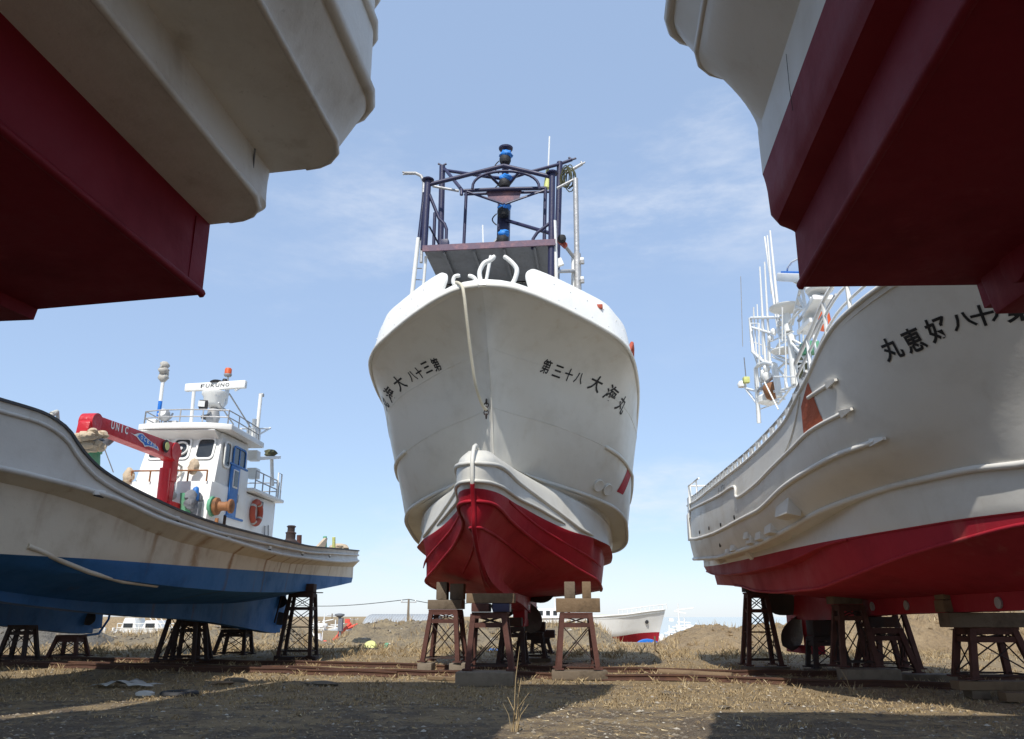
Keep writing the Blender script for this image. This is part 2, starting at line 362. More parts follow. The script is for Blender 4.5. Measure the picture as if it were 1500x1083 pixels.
# (yaw 0: forward = -Y, port = +X)
def centre_boat():
    root = empty('fishing_boat', FC.loc, FC.rz, 'white fishing boat with red bottom and bulbous bow, seen head-on on trestles', 'boat', 'boats laid up on trestles')
    rim = Line([(6, 2.95, 6.55), (12, 3.4, 6.5), (16, 3.52, 6.62), (18.5, 3.5, 6.85), (19.8, 3.46, 6.98), (21, 3.36, 7.16), (21.8, 3.22, 7.33), (22.3, 2.98, 7.5), (22.9, 2.45, 7.68), (23.45, 1.94, 7.79), (23.9, 1.46, 7.89), (24.32, .9, 8.0), (24.56, .45, 8.05), (24.66, 0, 8.06)])
    seam = Line([(6, 2.95, 5.85), (14, 3.42, 5.85), (18.5, 3.44, 6.0), (19.6, 3.3, 6.2), (20.63, 3.02, 6.38), (21.2, 2.58, 6.6), (21.75, 1.95, 6.76), (22.5, 1.04, 6.94), (23.05, .43, 7.0), (23.45, .13, 7.01), (23.68, 0, 7.0)])
    def between(A, B, f, g, n=40):
        P = []
        for i in range(n + 1):
            x = 1 - (1 - i / n) ** 2.2; a, b = A.at(A.t0 + (A.t1 - A.t0) * x), B.at(B.t0 + (B.t1 - B.t0) * x); P.append((a[0] + (b[0] - a[0]) * f, a[1] + (b[1] - a[1]) * f, a[2] + (b[2] - a[2]) * g))
        return Line(P)
    fl = between(rim, seam, .52, .36)
    rb = Line([(6, 2.9, 4.85), (14, 3.36, 4.9), (18.0, 3.28, 5.0), (19.0, 3.15, 5.08), (20.0, 2.88, 5.22), (20.61, 2.39, 5.42), (21.59, 1.37, 5.66), (22.3, .46, 5.8), (22.7, .15, 5.82), (22.92, 0, 5.82)])
    lip = Line([(6, 2.0, 3.3), (12.4, 2.45, 3.3), (14.2, 2.95, 3.32), (16, 3.14, 3.44), (17.9, 3.07, 3.76), (19.0, 2.8, 3.98), (19.86, 2.24, 4.16), (21.08, 1.03, 4.42), (21.7, .5, 4.5), (22.2, .17, 4.5), (22.5, 0, 4.5)])
    st = sstep(19.1, 19.75, 1, 0)
    lin = lip.off(lambda t: -.06 - .36 * st(t), lambda t: -.05 + .03 * st(t)); lin.B = (lambda f: (lambda t: max(f(t), 0)))(lin.B)
    dome = Line([(6, 1.9, 2.98), (12.6, 2.28, 2.98), (14.6, 2.6, 3.0), (16, 2.66, 3.1), (18.0, 2.58, 3.45), (19.0, 2.36, 3.62), (20, 1.98, 3.78), (21, 1.45, 4.0), (22, .92, 4.25), (23.3, .50, 4.36), (24.5, .40, 4.27), (25.0, .34, 4.24), (25.34, .18, 4.21), (25.45, 0, 4.2)])
    dm = Line([(6, 1.92, 3.05), (12.6, 2.3, 3.06), (14.6, 2.62, 3.12), (16, 2.72, 3.25), (18, 2.64, 3.58), (19, 2.4, 3.78), (20, 2.0, 3.96), (21, 1.28, 4.22), (22, .6, 4.42), (23.3, .30, 4.48), (24.4, .23, 4.45), (24.9, .19, 4.41), (25.15, .1, 4.37), (25.22, 0, 4.36)])
    k1 = Line([(6, 1.9, 2.95), (12.6, 2.28, 2.93), (14.6, 2.6, 2.95), (16, 2.64, 2.98), (18.5, 2.56, 3.10), (19.5, 2.24, 3.22), (20.5, 1.89, 3.32), (20.82, 1.72, 3.42), (21.53, 1.33, 3.66), (23.23, .66, 4.02), (24.88, .42, 4.1), (25.3, .27, 4.07), (25.5, .12, 4.05), (25.56, 0, 4.05)])
    k2 = Line([(6, 1.95, 2.93), (12.6, 2.32, 2.91), (14.6, 2.65, 2.93), (16, 2.68, 2.95), (18.5, 2.595, 3.085), (19.5, 2.27, 3.2), (20.5, 1.88, 3.25), (21.53, 1.36, 3.45), (22.5, .93, 3.62), (23.3, .66, 3.68), (24.88, .41, 3.72), (25.3, .26, 3.72), (25.5, .12, 3.71), (25.56, 0, 3.71)])
    wl = Line([(6, 2.0, 2.9), (12.6, 2.35, 2.88), (14.6, 2.68, 2.9), (16, 2.7, 2.93), (18.59, 2.60, 3.07), (19.3, 2.36, 3.14), (20.0, 2.1, 3.19), (20.83, 1.74, 3.22), (22.04, 1.1, 3.4), (23.23, .64, 3.56), (24.87, .38, 3.59), (25.25, .24, 3.59), (25.42, .1, 3.59), (25.47, 0, 3.59)])
    s2 = sstep(19.0, 19.9, 1, 0)
    win = wl.off(lambda t: -.24 * s2(t), lambda t: -.03 * s2(t) - .02); win.B = (lambda f: (lambda t: max(f(t), 0)))(win.B)
    e = Line([(6, 2.0, 2.5), (12, 2.3, 2.12), (16.5, 2.34, 2.05), (18.8, 2.26, 2.16), (20.4, 1.67, 2.46), (21.45, 1.17, 2.74), (21.92, .97, 2.85), (23.5, .5, 3.19), (24.9, .36, 3.33), (25.2, .22, 3.36), (25.33, .1, 3.36), (25.38, 0, 3.36)])
    cl = Line([(6, 1.2, 2.4), (12, 1.45, 1.98), (16, 1.5, 1.92), (18.5, 1.38, 2.0), (20.8, .93, 2.33), (22.1, .55, 2.62), (23.2, .30, 2.82), (24.4, .16, 2.90), (25.1, .1, 2.9), (25.3, 0, 2.89)])
    ga = Line([(6, .2, 2.3), (14, .22, 1.85), (18.5, .22, 1.84), (20.5, .2, 1.9), (22, .17, 2.05), (23.4, .10, 2.25), (24.4, .07, 2.5), (24.9, .05, 2.66), (25.0, 0, 2.68)])
    kl = Line([(6, .19, 1.6), (8.0, .19, 1.1), (13.5, .2, 1.28), (18.5, .22, 1.62), (21.2, .22, 1.74), (22.2, .18, 1.8), (23.0, .12, 1.9), (23.6, .08, 2.02), (24.3, .05, 2.26), (24.76, .03, 2.48), (24.85, 0, 2.52)])
    kc = Line([(6, 0, 1.6), (8.0, 0, 1.1), (13.5, 0, 1.28), (21.8, 0, 1.74), (22.2, 0, 1.8), (23.0, 0, 1.9), (23.6, 0, 2.02), (24.3, 0, 2.26), (24.76, 0, 2.48), (24.86, 0, 2.53)])
    spec = [(rim, 5, 0, 1), (fl, 5, 0, 1), (seam, 8, 0, 1), (rb, 8, 0, 1), (lip, 2, 0, 0), (lin, 4, 0, 0), (dm, 5, 0, 1), (dome, 5, 0, 1), (k1, 5, 0, 1), (k2, 2, 0, 0), (wl, 2, 1, 0), (win, 6, 1, 0), (e, 4, 1, 0), (cl, 5, 1, 0), (ga, 2, 1, 0), (kl, 1, 1, 0), (kc, 0, 1, 0)]
    for q in spec: q[0].t0 = 13.0
    hu = hull_mesh(spec, 110, .03, 2.2).build('hull', ['cwhite', 'red'], root, smooth=32, weld=True)
    bvh = bvh_of(hu)
    # rails and spray strips following the hull lines
    def rail(name, line, a, b, r, mat, out=.0, dz=0, n=70, parent=root):
        for s in (1, -1):
            mb = MB(); p = line.path(s, a, b, n, out, dz); rr = [r * min(1, .35 + i / 4, .35 + (len(p) - 1 - i) / 4) for i in range(len(p))]
            mb.tube(p, rr, 8); mb.build(name, mat, parent, 60)
    rail('rub_rail', rb, 13, 20.45, .055, 'cwhite', .01)
    rail('rub_rail', lip, 13, 22.3, .05, 'cwhite', 0)
    for s in (1, -1):
        MB().tube(seam.path(s, 13, 23.67, 120, .0, 0), .008, 6).build('plate_seam', 'cwhite', root, 60); MB().tube(rb.path(s, 20.3, 22.91, 60, .0, 0), .008, 6).build('plate_seam', 'cwhite', root, 60)
    mb = MB()
    for s in (1, -1): mb.tube(rim.path(s, 13, 24.65, 120, .01, 0), .05, 8)
    mb.build('gunwale_rail', 'cwhite', root, 60)
    rail('spray_rail', k1, 19.7, 25.56, .045, 'cwhite', .015, 0, 90)
    rail('spray_rail', k2, 21.2, 25.56, .04, 'cwhite', .012, 0, 70)
    rail('spray_rail', e, 13, 25.38, .04, 'red', .012, 0, 90)
    rail('spray_rail', cl, 20.6, 25.3, .03, 'red', .01, -.01, 50)
    # strake between the waterline and the chine
    mid = Line([(t, wl.B(t) * (1 - f) + e.B(t) * f - .02, wl.Z(t) * (1 - f) + e.Z(t) * f) for t, f in ((18.9, .62), (19.6, .55), (20.4, .5), (21.2, .45), (22.2, .38), (23.3, .2), (24, .06))])
    rail('spray_rail', mid, 18.9, 24, .032, 'red', .01, 0, 40)
    # stem bar over the bulb, down to the keel
    sb = [(24.9, 0, 4.44), (25.2, 0, 4.46), (25.42, 0, 4.38), (25.56, 0, 4.2), (25.62, 0, 4.02), (25.6, 0, 3.8), (25.6, 0, 3.7)]
    sr = [(25.58, 0, 3.66), (25.5, 0, 3.5), (25.42, 0, 3.36), (25.36, 0, 3.1), (25.32, 0, 2.9), (25.1, 0, 2.72), (24.86, 0, 2.53), (24.3, 0, 2.26), (23.6, 0, 2.02), (23.0, 0, 1.91), (22.4, 0, 1.83)]
    MB().tube(sb + sr[:1], .04, 8).build('stem_bar', 'cwhite', root, 60)
    MB().tube(sr, .045, 8).build('stem_bar', 'red', root, 60)
    # faint stem edge above the bulb
    MB().tube([(22.52, 0, 4.5), (22.68, 0, 5.1), (22.94, 0, 5.82), (23.25, 0, 6.4), (23.69, 0, 7.0)], .014, 6).build('stem_edge', 'cwhite', root, 60)
    # bulwark: sunlit band leaning inboard above the gunwale
    def top(t, s):
        zz = pchip([21.2, 21.5, 21.75, 22.1, 22.6, 23.4, 24.1, 24.6], [7.25, 7.6, 8.1, 8.3, 8.5, 8.62, 8.72, 8.75]); q = rim.at(min(t, 24.6)); k = .20 * sstep(21.2, 22.2)(t)
        return Vector((t - .10, s * max(q[1] - k, .02), zz(t)))
    def bul(s, a, b):
        mb = MB(); n = 60; o = []
        for i in range(n + 1):
            t = a + (b - a) * (1 - (1 - i / n) ** 1.8); lo = Vector((rim.at(t)[0], s * rim.at(t)[1], rim.at(t)[2])); hi = top(t, s); dd = min(abs(rim.at(t)[1] - rim.at(b)[1]) / .26, 1); hi = lo + (hi - lo) * (.5 + .5 * math.sqrt(max(1 - (1 - dd) ** 2, 0)))
            inn = Vector((-.05, -s * .05, 0)); o += [lo + Vector((0, 0, .03)), hi, hi + inn, lo + inn]
            if i == n:  # rounded fore corner
                pass
        fs = []
        for i in range(n):
            for k in range(4): fs.append((4 * i + k, 4 * (i + 1) + k, 4 * (i + 1) + (k + 1) % 4, 4 * i + (k + 1) % 4))
        fs += [(0, 1, 2, 3), tuple(4 * n + k for k in (3, 2, 1, 0))]
        mb.add(o, fs); return mb.build('bulwark', 'wh2', root, 50, bevel=.02)
    bul(1, 21.2, 24.22); bul(-1, 21.2, 24.24)
    # low front sill between the two bulwark ends
    mb = MB(); o = []; pts = []
    for s, rng in ((1, (24.0, 24.25, 24.45, 24.58, 24.65)), (-1, (24.64, 24.57, 24.45, 24.25, 24.05))):
        for t in rng: q = rim.at(t); pts.append(Vector((q[0], s * q[1], q[2])))
    for p in pts: o += [p + Vector((0, 0, .02)), p + Vector((-.05, 0, .17)), p + Vector((-.35, 0, .17)), p + Vector((-.35, 0, -.1))]
    fs = []
    for i in range(len(pts) - 1):
        for k in range(4): fs.append((4 * i + k, 4 * (i + 1) + k, 4 * (i + 1) + (k + 1) % 4, 4 * i + (k + 1) % 4))
    mb.add(o, fs); mb.build('bow_sill', 'wh2', root, 40)
    mb = MB()   # rivet heads on the bulwark
    for s in (1, -1):
        for t in (21.9, 22.2, 22.6, 23.0, 23.4, 23.75):
            for f in (.22, .72):
                q = rim.at(t); lo = Vector((q[0], s * q[1], q[2])); p = lo.lerp(top(t, s), f); n = Vector((.5, s * .8, .1)).normalized(); mb.blob(p + n * .012, (.016, .016, .010), 6, 0)
    mb.build('rivet', 'wh2', root)['kind'] = 'stuff'
    # fairlead horns (open rings) on the bow sill
    def horn(pix, r, Y=15.72):
        p = []
        for (u, v) in pix: w = FC.i @ aty(u, v, Y); p.append(w)
        q = []
        for i in range(len(p) - 1):  # smooth
            a, b = p[max(i - 1, 0)], p[min(i + 2, len(p) - 1)]
            for j in range(6):
                s = j / 6; q.append(.5 * ((2 * p[i]) + (-a + p[i + 1]) * s + (2 * a - 5 * p[i] + 4 * p[i + 1] - b) * s * s + (-a + 3 * p[i] - 3 * p[i + 1] + b) * s ** 3))
        q.append(p[-1]); rr = [r * (1 if i > 1 else .8) for i in range(len(q))]
        MB().tube(q, rr, 10).build('fairlead_horn', 'wh2', root, 60)
    horn([(725, 375), (719, 381), (709, 386), (703, 397), (703, 407), (707, 417), (716, 421), (735, 421)], .052)
    horn([(738, 376), (743, 379), (751, 386), (757, 395), (755, 407), (750, 416), (742, 421), (735, 421)], .052)
    horn([(674, 404), (667, 405), (664, 410), (665, 416), (672, 419)], .045)
    horn([(686, 404), (693, 406), (698, 412), (701, 420)], .045)
    # red capped grip and cleat on the port bulwark
    a = Vector((21.35, 3.2, 7.55)); MB().tube([a, a + Vector((-.15, .1, .28)), a + Vector((-.4, .12, .22)), a + Vector((-.55, .1, -.15))], .05, 8).build('grip_rail', 'orr', root, 60)
    w = FC.i @ aty(876, 450, 17.4); MB().box(w, (.14, .22, .1)).build('deck_cleat', 'orr', root, bevel=.02)
    for s in (1, -1):
        MB().tube([(20.6, s * 3.3, 7.1), (20.6, s * 3.32, 7.55), (20.2, s * 3.34, 7.55), (20.2, s * 3.34, 7.05)], .03, 6).build('grip_rail', 'wh2', root, 60)
    # shackle and chain end below the bow
    h = FC.hit(716, 596, bvh, .06); mb = MB()
    for i in range(5):
        c = h + Vector((.03, 0, .12 - i * .085)); n = 10
        mb.tube([c + (Vector((0, .05 * math.cos(2 * PI * k / n), .06 * math.sin(2 * PI * k / n))) if i % 2 else Vector((.05 * math.cos(2 * PI * k / n), 0, .06 * math.sin(2 * PI * k / n)))) for k in range(n)], .014, 6, closed=True)
    mb.build('bow_shackle', 'rustd', root, 60)
    # bow thruster style ports on the port side and their rims
    for (u, v) in ((876, 711), (889, 717)):
        p = FC.hit(u, v, bvh, 0); l, n, i, d = bvh.find_nearest(p); n = n if n.y > 0 else -n; Q = n.to_track_quat('Z', 'Y').to_matrix()
        MB().lathe([(.115, .0), (.16, .0), (.16, .05), (.145, .06), (.115, .05)], p, 20, Q).build('hawse_ring', 'cwhite', root, 50)
        MB().lathe([(.11, -.02), (.11, .012)], p, 20, Q).build('hawse_plug', 'grey', root, 50)
    # red mark patches on each side
    def patch(name, poly, mat):
        P = [FC.hit(u, v, bvh, .006) for u, v in poly]
        if None in P: return
        mb = MB(); n = 8; vs = []; fs = []
        for i in range(n + 1):
            for j in range(n + 1):
                s, t = i / n, j / n; p = (P[0] * (1 - s) + P[1] * s) * (1 - t) + (P[3] * (1 - s) + P[2] * s) * t
                l, nn, k, d = bvh.find_nearest(p); e_ = FC.i @ EYEP
                if nn.dot(e_ - l) < 0: nn = -nn
                vs.append(l + nn * .008)
        for i in range(n):
            for j in range(n): fs.append((i * (n + 1) + j, (i + 1) * (n + 1) + j, (i + 1) * (n + 1) + j + 1, i * (n + 1) + j + 1))
        mb.add(vs, fs); mb.build(name, mat, root)
    patch('red_mark', [(920, 684), (925, 692), (912, 725), (903, 720)], 'red')
    letter_hull('lettering', FC, hu, [('第', 800, 537, .24, .36), ('三', 817, 544, .24, .30), ('十', 833, 549, .22, .32), ('八', 848, 554, .25, .28), ('大', 873, 562, .38, .42), ('海', 895, 577, .38, .44), ('丸', 911, 593, .36, .46)], root)
    letter_hull('lettering', FC, hu, [('丸', 564, 590, .34, .42), ('海', 571, 577, .36, .42), ('大', 585, 561, .38, .42), ('八', 604, 551, .25, .28), ('十', 614, 546, .22, .32), ('三', 625, 538, .24, .30), ('第', 639, 534, .24, .36)], root)
    # ---------------- shelter and working platform behind the bow
    def P(u, v, Y): return FC.i @ aty(u, v, Y)
    mb = MB(); z0, z1 = 10.45, 10.58
    mb.box((20.4, -.3, 10.52), (2.4, 3.46, .03)); mb.build('platform', 'grey', root)
    MB().box((21.6, -.3, 10.53), (.05, 3.5, .17)).build('platform_edge', 'pink', root)
    for y in (-1.5, -.7, .1, .9): MB().box((20.4, y, 10.46), (2.3, .06, .1)).build('platform_beam', 'grey', root)
    MB().box((18.2, -.3, 8.5), (2.0, 3.3, 4.0)).build('deckhouse', 'grey', root, bevel=.05)
    MB().box((18.2, -.3, 10.53), (2.2, 3.40, .05)).build('deckhouse_roof', 'wh2', root)
    for s in (1, -1):  # white stays and ladder at each side of the platform
        MB().tube([(21.5, 1.42 if s > 0 else -2.2, 11.2 if s > 0 else 10.9), (21.35, 1.45 if s > 0 else -2.42, 8.2)], .06, 8).build('stay', 'wh2', root, 60)
    MB().tube([(21.4, -2.0, 10.4), (21.2, -2.15, 8.2)], .04, 8).build('stay', 'wh2', root, 60)
    for i in range(6): z = 8.5 + i * .33; MB().tube([(21.2, -2.13, z), (21.25, -2.4, z)], .015, 6).build('ladder_rung', 'steel', root)
    MB().tube([P(700 + 19, 375, 17.9), P(711, 418, 17.9)], .045, 8).build('stay', 'wh2', root, 60)
    # ---------------- navy pipe frame on the platform
    fr = empty('mast_frame', (0, 0, 0)); fr.parent = root
    Yf, Yb = 18.5, 20.5
    def pipe(a, b, r, name='pipe', mat='navy'): return MB().tube([a, b] if not isinstance(a, list) else a, r, 8).build(name, mat, fr, 60)
    FLt, FLb = P(627, 264, Yf), P(621, 366, Yf); FRt, FRb = P(809, 254, Yf), P(808, 350, Yf)
    BLt, BLb = P(648, 244, Yb), P(645, 372, Yb); BRt, BRb = P(820, 238, Yb), P(815, 412, Yb)
    MB().tube([FLt, FLb], .09, 10).build('post', 'navy', fr, 60); MB().tube([FRt, P(807, 405, Yf)], .085, 10).build('post', 'navy', fr, 60)
    MB().tube([BLt, BLb], .09, 10).build('post', 'navy', fr, 60); MB().tube([BRt, BRb], .09, 10).build('post', 'navy', fr, 60)
    MB().lathe([(.16, 0), (.17, .03), (.10, .08)], FLt + Vector((0, 0, -.02)), 12).build('post_cap', 'navy', fr); MB().lathe([(.16, 0), (.17, .03), (.10, .08)], FRt + Vector((0, 0, -.02)), 12).build('post_cap', 'navy', fr)
    ap = P(738, 243, Yf + .1)
    pipe([FLt + Vector((0, .05, -.12)), ap], None, .055) if False else MB().tube([FLt + Vector((0, 0, -.15)), ap], .06, 8).build('beam', 'navy', fr, 60)
    MB().tube([FRt + Vector((0, 0, -.12)), ap], .06, 8).build('beam', 'navy', fr, 60)
    MB().tube([BLt + Vector((0, 0, -.12)), P(714, 259, Yf + .8), P(736, 262, 19.6)], .05, 8).build('beam', 'navy', fr, 60)
    MB().tube([P(838, 234, Yb), BRt + Vector((0, 0, -.06)), P(770, 254, Yf + .9), P(745, 262, 19.6)], .05, 8).build('beam', 'navy', fr, 60)
    MB().tube([P(652, 248, Yb), P(676, 278, Yf + .2), P(676, 286, Yf + .2)], .05, 8).build('brace', 'navy', fr, 60)
    MB().tube([P(674, 280, 19.2), P(738, 277, 19.2), P(800, 276, 19.2)], .055, 8).build('beam', 'navy', fr, 60)
    MB().tube([P(680, 285, 19.4), P(738, 283, 19.4), P(808, 281, 19.4)], .04, 8).build('beam', 'navy', fr, 60)
    arc = [P(692 + 49 * (1 - math.cos(PI * i / 16)), 277 - 26 * math.sin(PI * i / 16) ** .8, 19.0) for i in range(17)]
    MB().tube(arc, .04, 8).build('hoop', 'navy', fr, 60)
    MB().tube([P(684, 281, 19.0), P(737, 299, 18.9)], .035, 6).build('brace', 'navy', fr, 60); MB().tube([P(797, 279, 19.0), P(740, 299, 18.9)], .035, 6).build('brace', 'navy', fr, 60)
    MB().tube([P(713, 253, 19.0), P(733, 273, 19.6)], .04, 6).build('brace', 'navy', fr, 60); MB().tube([P(762, 250, 19.0), P(744, 273, 19.6)], .04, 6).build('brace', 'navy', fr, 60)
    MB().tube([P(683, 282, 19.2), P(679, 368, 19.2)], .045, 8).build('post', 'navy', fr, 60); MB().tube([P(799, 276, 19.2), P(797, 364, 19.2)], .05, 8).build('post', 'navy', fr, 60)
    MB().tube([P(629, 285, Yf), P(643, 320, Yf), P(651, 328, Yf), P(654, 336, Yf), P(653, 368, Yf)], .045, 8).build('hand_rail', 'navy', fr, 60)
    MB().tube([P(808, 325, Yf), P(787, 341, Yf), P(781, 350, Yf), P(780, 365, Yf)], .045, 8).build('hand_rail', 'navy', fr, 60); MB().tube([P(782, 353, Yf), P(797, 359, Yf)], .04, 8).build('hand_rail', 'navy', fr, 60)
    MB().tube([P(742, 323, 19.7), P(806, 342, Yf)], .05, 8).build('brace', 'navy', fr, 60)
    MB().tube([P(629, 332, Yf), P(648, 368, Yf + .8)], .025, 6).build('brace', 'navy', fr, 60)
    MB().tube([P(637, 312, 20.4), P(635, 366, 20.4)], .05, 8).build('post', 'navy', fr, 60)
    MB().tube([P(623, 280, Yf), P(615, 352, Yf)], .03, 6).build('brace', 'navy', fr, 60); MB().tube([P(620, 282, Yf), P(612, 352, Yf)], .02, 6).build('brace', 'navy', fr, 60)
    MB().box(P(652, 358, Yf), (.2, .2, .22)).build('junction_box', 'navy', fr, bevel=.02)
    for s in (-1, 1):  # gusset plates
        a, b, c, d = P(738, 277, 19.3), P(738 + s * 27, 277, 19.3), P(738 + s * 22, 293, 19.3), P(738, 299, 19.3)
        dv = Vector((.03, 0, 0)); MB().hexa([a, b, c, d, a + dv, b + dv, c + dv, d + dv]).build('gusset', 'pink', fr, 0)
    # ---------------- light mast
    ms = empty('light_mast', (0, 0, 0)); ms.parent = root
    MB().tube([P(741, 219, 19.8), P(739, 300, 19.8)], .1, 10).build('pole', 'navy', ms, 60)
    MB().bar(P(739, 278, 19.82), P(737, 365, 19.82), .34, .3, (1, 0, 0)).build('column', 'navy', ms, bevel=.03)
    MB().lathe([(.06, -.1), (.2, -.03), (.21, .02), (.12, .05)], P(741, 218, 19.8), 16).build('mast_cap', 'navy', ms, 50)
    for k, (u, v) in enumerate(((740, 234), (739, 269), (737, 311), (736, 351))):
        c = P(u, v, 19.45); lm = MB().lathe([(.05, -.15), (.14, -.12), (.165, -.05), (.165, .04), (.14, .1)], c, 18).build('work_lamp', 'dark', ms, 50)
        cv = MB().blob(c + Vector((.02, .03, .14)), (.16, .17, .14), 12, .3, k + 3).build('lamp_cover', 'bluecloth', lm, 60)
        q = [c + Vector((.02, -.18 - .12 * math.sin(PI * i / 8), -.05 - .5 * i / 8 * (.7 if k else .8))) for i in range(9)]; MB().tube(q, .018, 6).build('cable', 'dark', lm, 60)
    MB().tube([P(733, 345, 19.6), P(715, 366, 19.2)], .035, 6).build('brace', 'steel', ms, 60)
    # ---------------- grey poles at each side
    pl = MB().tube([P(593, 254, 20), P(609, 254, 20), P(617, 258, 20), P(621, 267, 20), P(620, 290, 20), P(617, 385, 20)], .05, 8).build('lamp_pole', 'steel', root, 60)
    MB().tube([P(590, 252, 20), P(594, 254, 20), P(590, 256, 20)], .03, 6).build('pole_fork', 'steel', pl, 60)
    MB().tube([P(634, 273, 20), P(672, 280, 20)], .04, 8).build('lamp_pole', 'steel', root, 60)
    p2 = MB().tube([P(843, 262, 20), P(845, 372, 20)], .075, 8).build('derrick_pole', 'steel', root, 60)
    MB().tube([P(845, 372, 20), P(846, 425, 20)], .11, 8).build('pole_sleeve', 'steel', p2, 60)
    MB().tube([P(840, 376, 20), P(840, 425, 20)], .06, 8).build('pole_guide', 'wh2', p2, 60)
    for (u, v) in ((852, 382), (852, 410)):
        MB().bar(P(846, v, 20), P(855, v, 20), .1, .16).build('bracket', 'wh2', p2); MB().lathe([(.06, -.05), (.06, .05)], P(853, v + 2, 19.9), 10).build('roller', 'steel', p2)
    MB().tube([P(822, 353, 19.5), P(842, 379, 20)], .05, 8).build('strut', 'steel', p2, 60)
    MB().bar(P(817, 350, 19.5), P(829, 361, 19.5), .16, .12).build('strut_shoe', 'orr', p2)
    MB().lathe([(.1, -.08), (.12, 0), (.1, .08)], P(823, 350, 19.3), 12).build('roller', 'dark', p2)
    MB().bar(P(811, 388, 18.7), P(824, 383, 18.7), .1, .2).build('bracket', 'wh2', p2); MB().tube([P(816, 398, 19), P(842, 397, 20)], .05, 8).build('strut', 'steel', p2, 60)
    MB().tube([P(829, 254, 20.3), P(853, 240, 20.3)], .05, 8).build('lamp_pole', 'steel', root, 60); MB().tube([P(851, 237, 20.3), P(853, 240, 20.3), P(857, 238, 20.3)], .03, 6).build('pole_fork', 'steel', root, 60)
    MB().tube([P(833, 231, Yb), P(838, 234, Yb), P(844, 232, Yb)], .035, 6).build('pole_fork', 'navy', fr, 60); MB().tube([P(642, 240, Yb), P(648, 243, Yb), P(654, 240, Yb)], .035, 6).build('pole_fork', 'navy', fr, 60)
    MB().tube([P(816, 276, 20), P(843, 262, 20)], .04, 8).build('strut', 'steel', p2, 60)
    rg = random.Random(4)
    for k in range(9):  # coils of cable hanging from the pole head
        c = P(831 + rg.uniform(-3, 5), 262 + rg.uniform(-3, 3), 20.1); n = 14; a, b = rg.uniform(.1, .2), rg.uniform(.18, .32); ph = rg.random()
        MB().tube([c + Vector((.12 * math.sin(2 * PI * i / n + ph), a * math.cos(2 * PI * i / n), b * math.sin(2 * PI * i / n) + .06 * rg.random())) for i in range(n)], .017, 5, closed=True).build('cable_coil', 'gwrap', p2, 60)
    bc = MB().tube([P(801, 276, 20.2), P(803, 250, 20.2)], [.1, .07], 8).build('radio_buoy', 'yellow', root, 60); MB().tube([P(803, 250, 20.2), P(805, 200, 20.2)], .022, 5).build('whip', 'wh2', bc, 60)
    MB().tube([P(707, 330, 24), P(708, 366, 24)], .025, 5).build('whip_aerial', 'wh2', root, 60)
    # ---------------- skeg tail, propeller and rudder
    MB().box((16.4, 0, 1.55), (.9, .34, .9)).build('stern_post', 'red', root, bevel=.03); MB().box((15.4, 0, 1.12), (3.0, .3, .2)).build('rudder_shoe', 'red', root, bevel=.03)
    MB().box((14.3, 0, 1.7), (.7, .12, 1.0)).build('rudder', 'red', root, bevel=.04)
    pr = MB().lathe([(.16, -.2), (.18, 0), (.1, .2)], (15.4, 0, 1.8), 14, Matrix.Rotation(R(90), 3, 'Y')).build('propeller', 'bronze', root, 50)
    for k in range(4): blade(pr, (15.4, 0, 1.8), k * 90 + 20, 1.0)
    for i, z in enumerate((1.0, 1.25)):
        MB().box((16 - i * 3, .21, 1.55), (.3, .03, .12)).build('zinc_anode', 'steel', root, bevel=.01)
    return root, hu
def blade(parent, c, ang, r):
    """one propeller blade about local x"""
    c = Vector(c); mb = MB(); vs = []; fs = []; n = 8; m = 6
    Q = Matrix.Rotation(R(ang), 3, 'X')
    for sgn in (1, -1):
        for i in range(n + 1):
            s = i / n; rad = .12 + (r - .12) * s; w = .42 * r * math.sin(PI * min(s * .78 + .14, 1)) ** .8 + .02; tw = R(62 - 40 * s)
            for j in range(m + 1):
                q = (j / m - .5) * 2 * w; th = .03 * (1 - s * .7) * (1 - (j / m * 2 - 1) ** 2) * sgn
                vs.append(c + Q @ Vector((q * math.sin(tw) * .55 + th, q * math.cos(tw) + 0, rad)))
        o = 0 if sgn == 1 else (n + 1) * (m + 1)
        for i in range(n):
            for j in range(m): fs.append((o + i * (m + 1) + j, o + (i + 1) * (m + 1) + j, o + (i + 1) * (m + 1) + j + 1, o + i * (m + 1) + j + 1))
    mb.add(vs, fs); return mb.build('blade', 'bronze', parent, 60, weld=True)
CBOAT, CHULL = centre_boat()
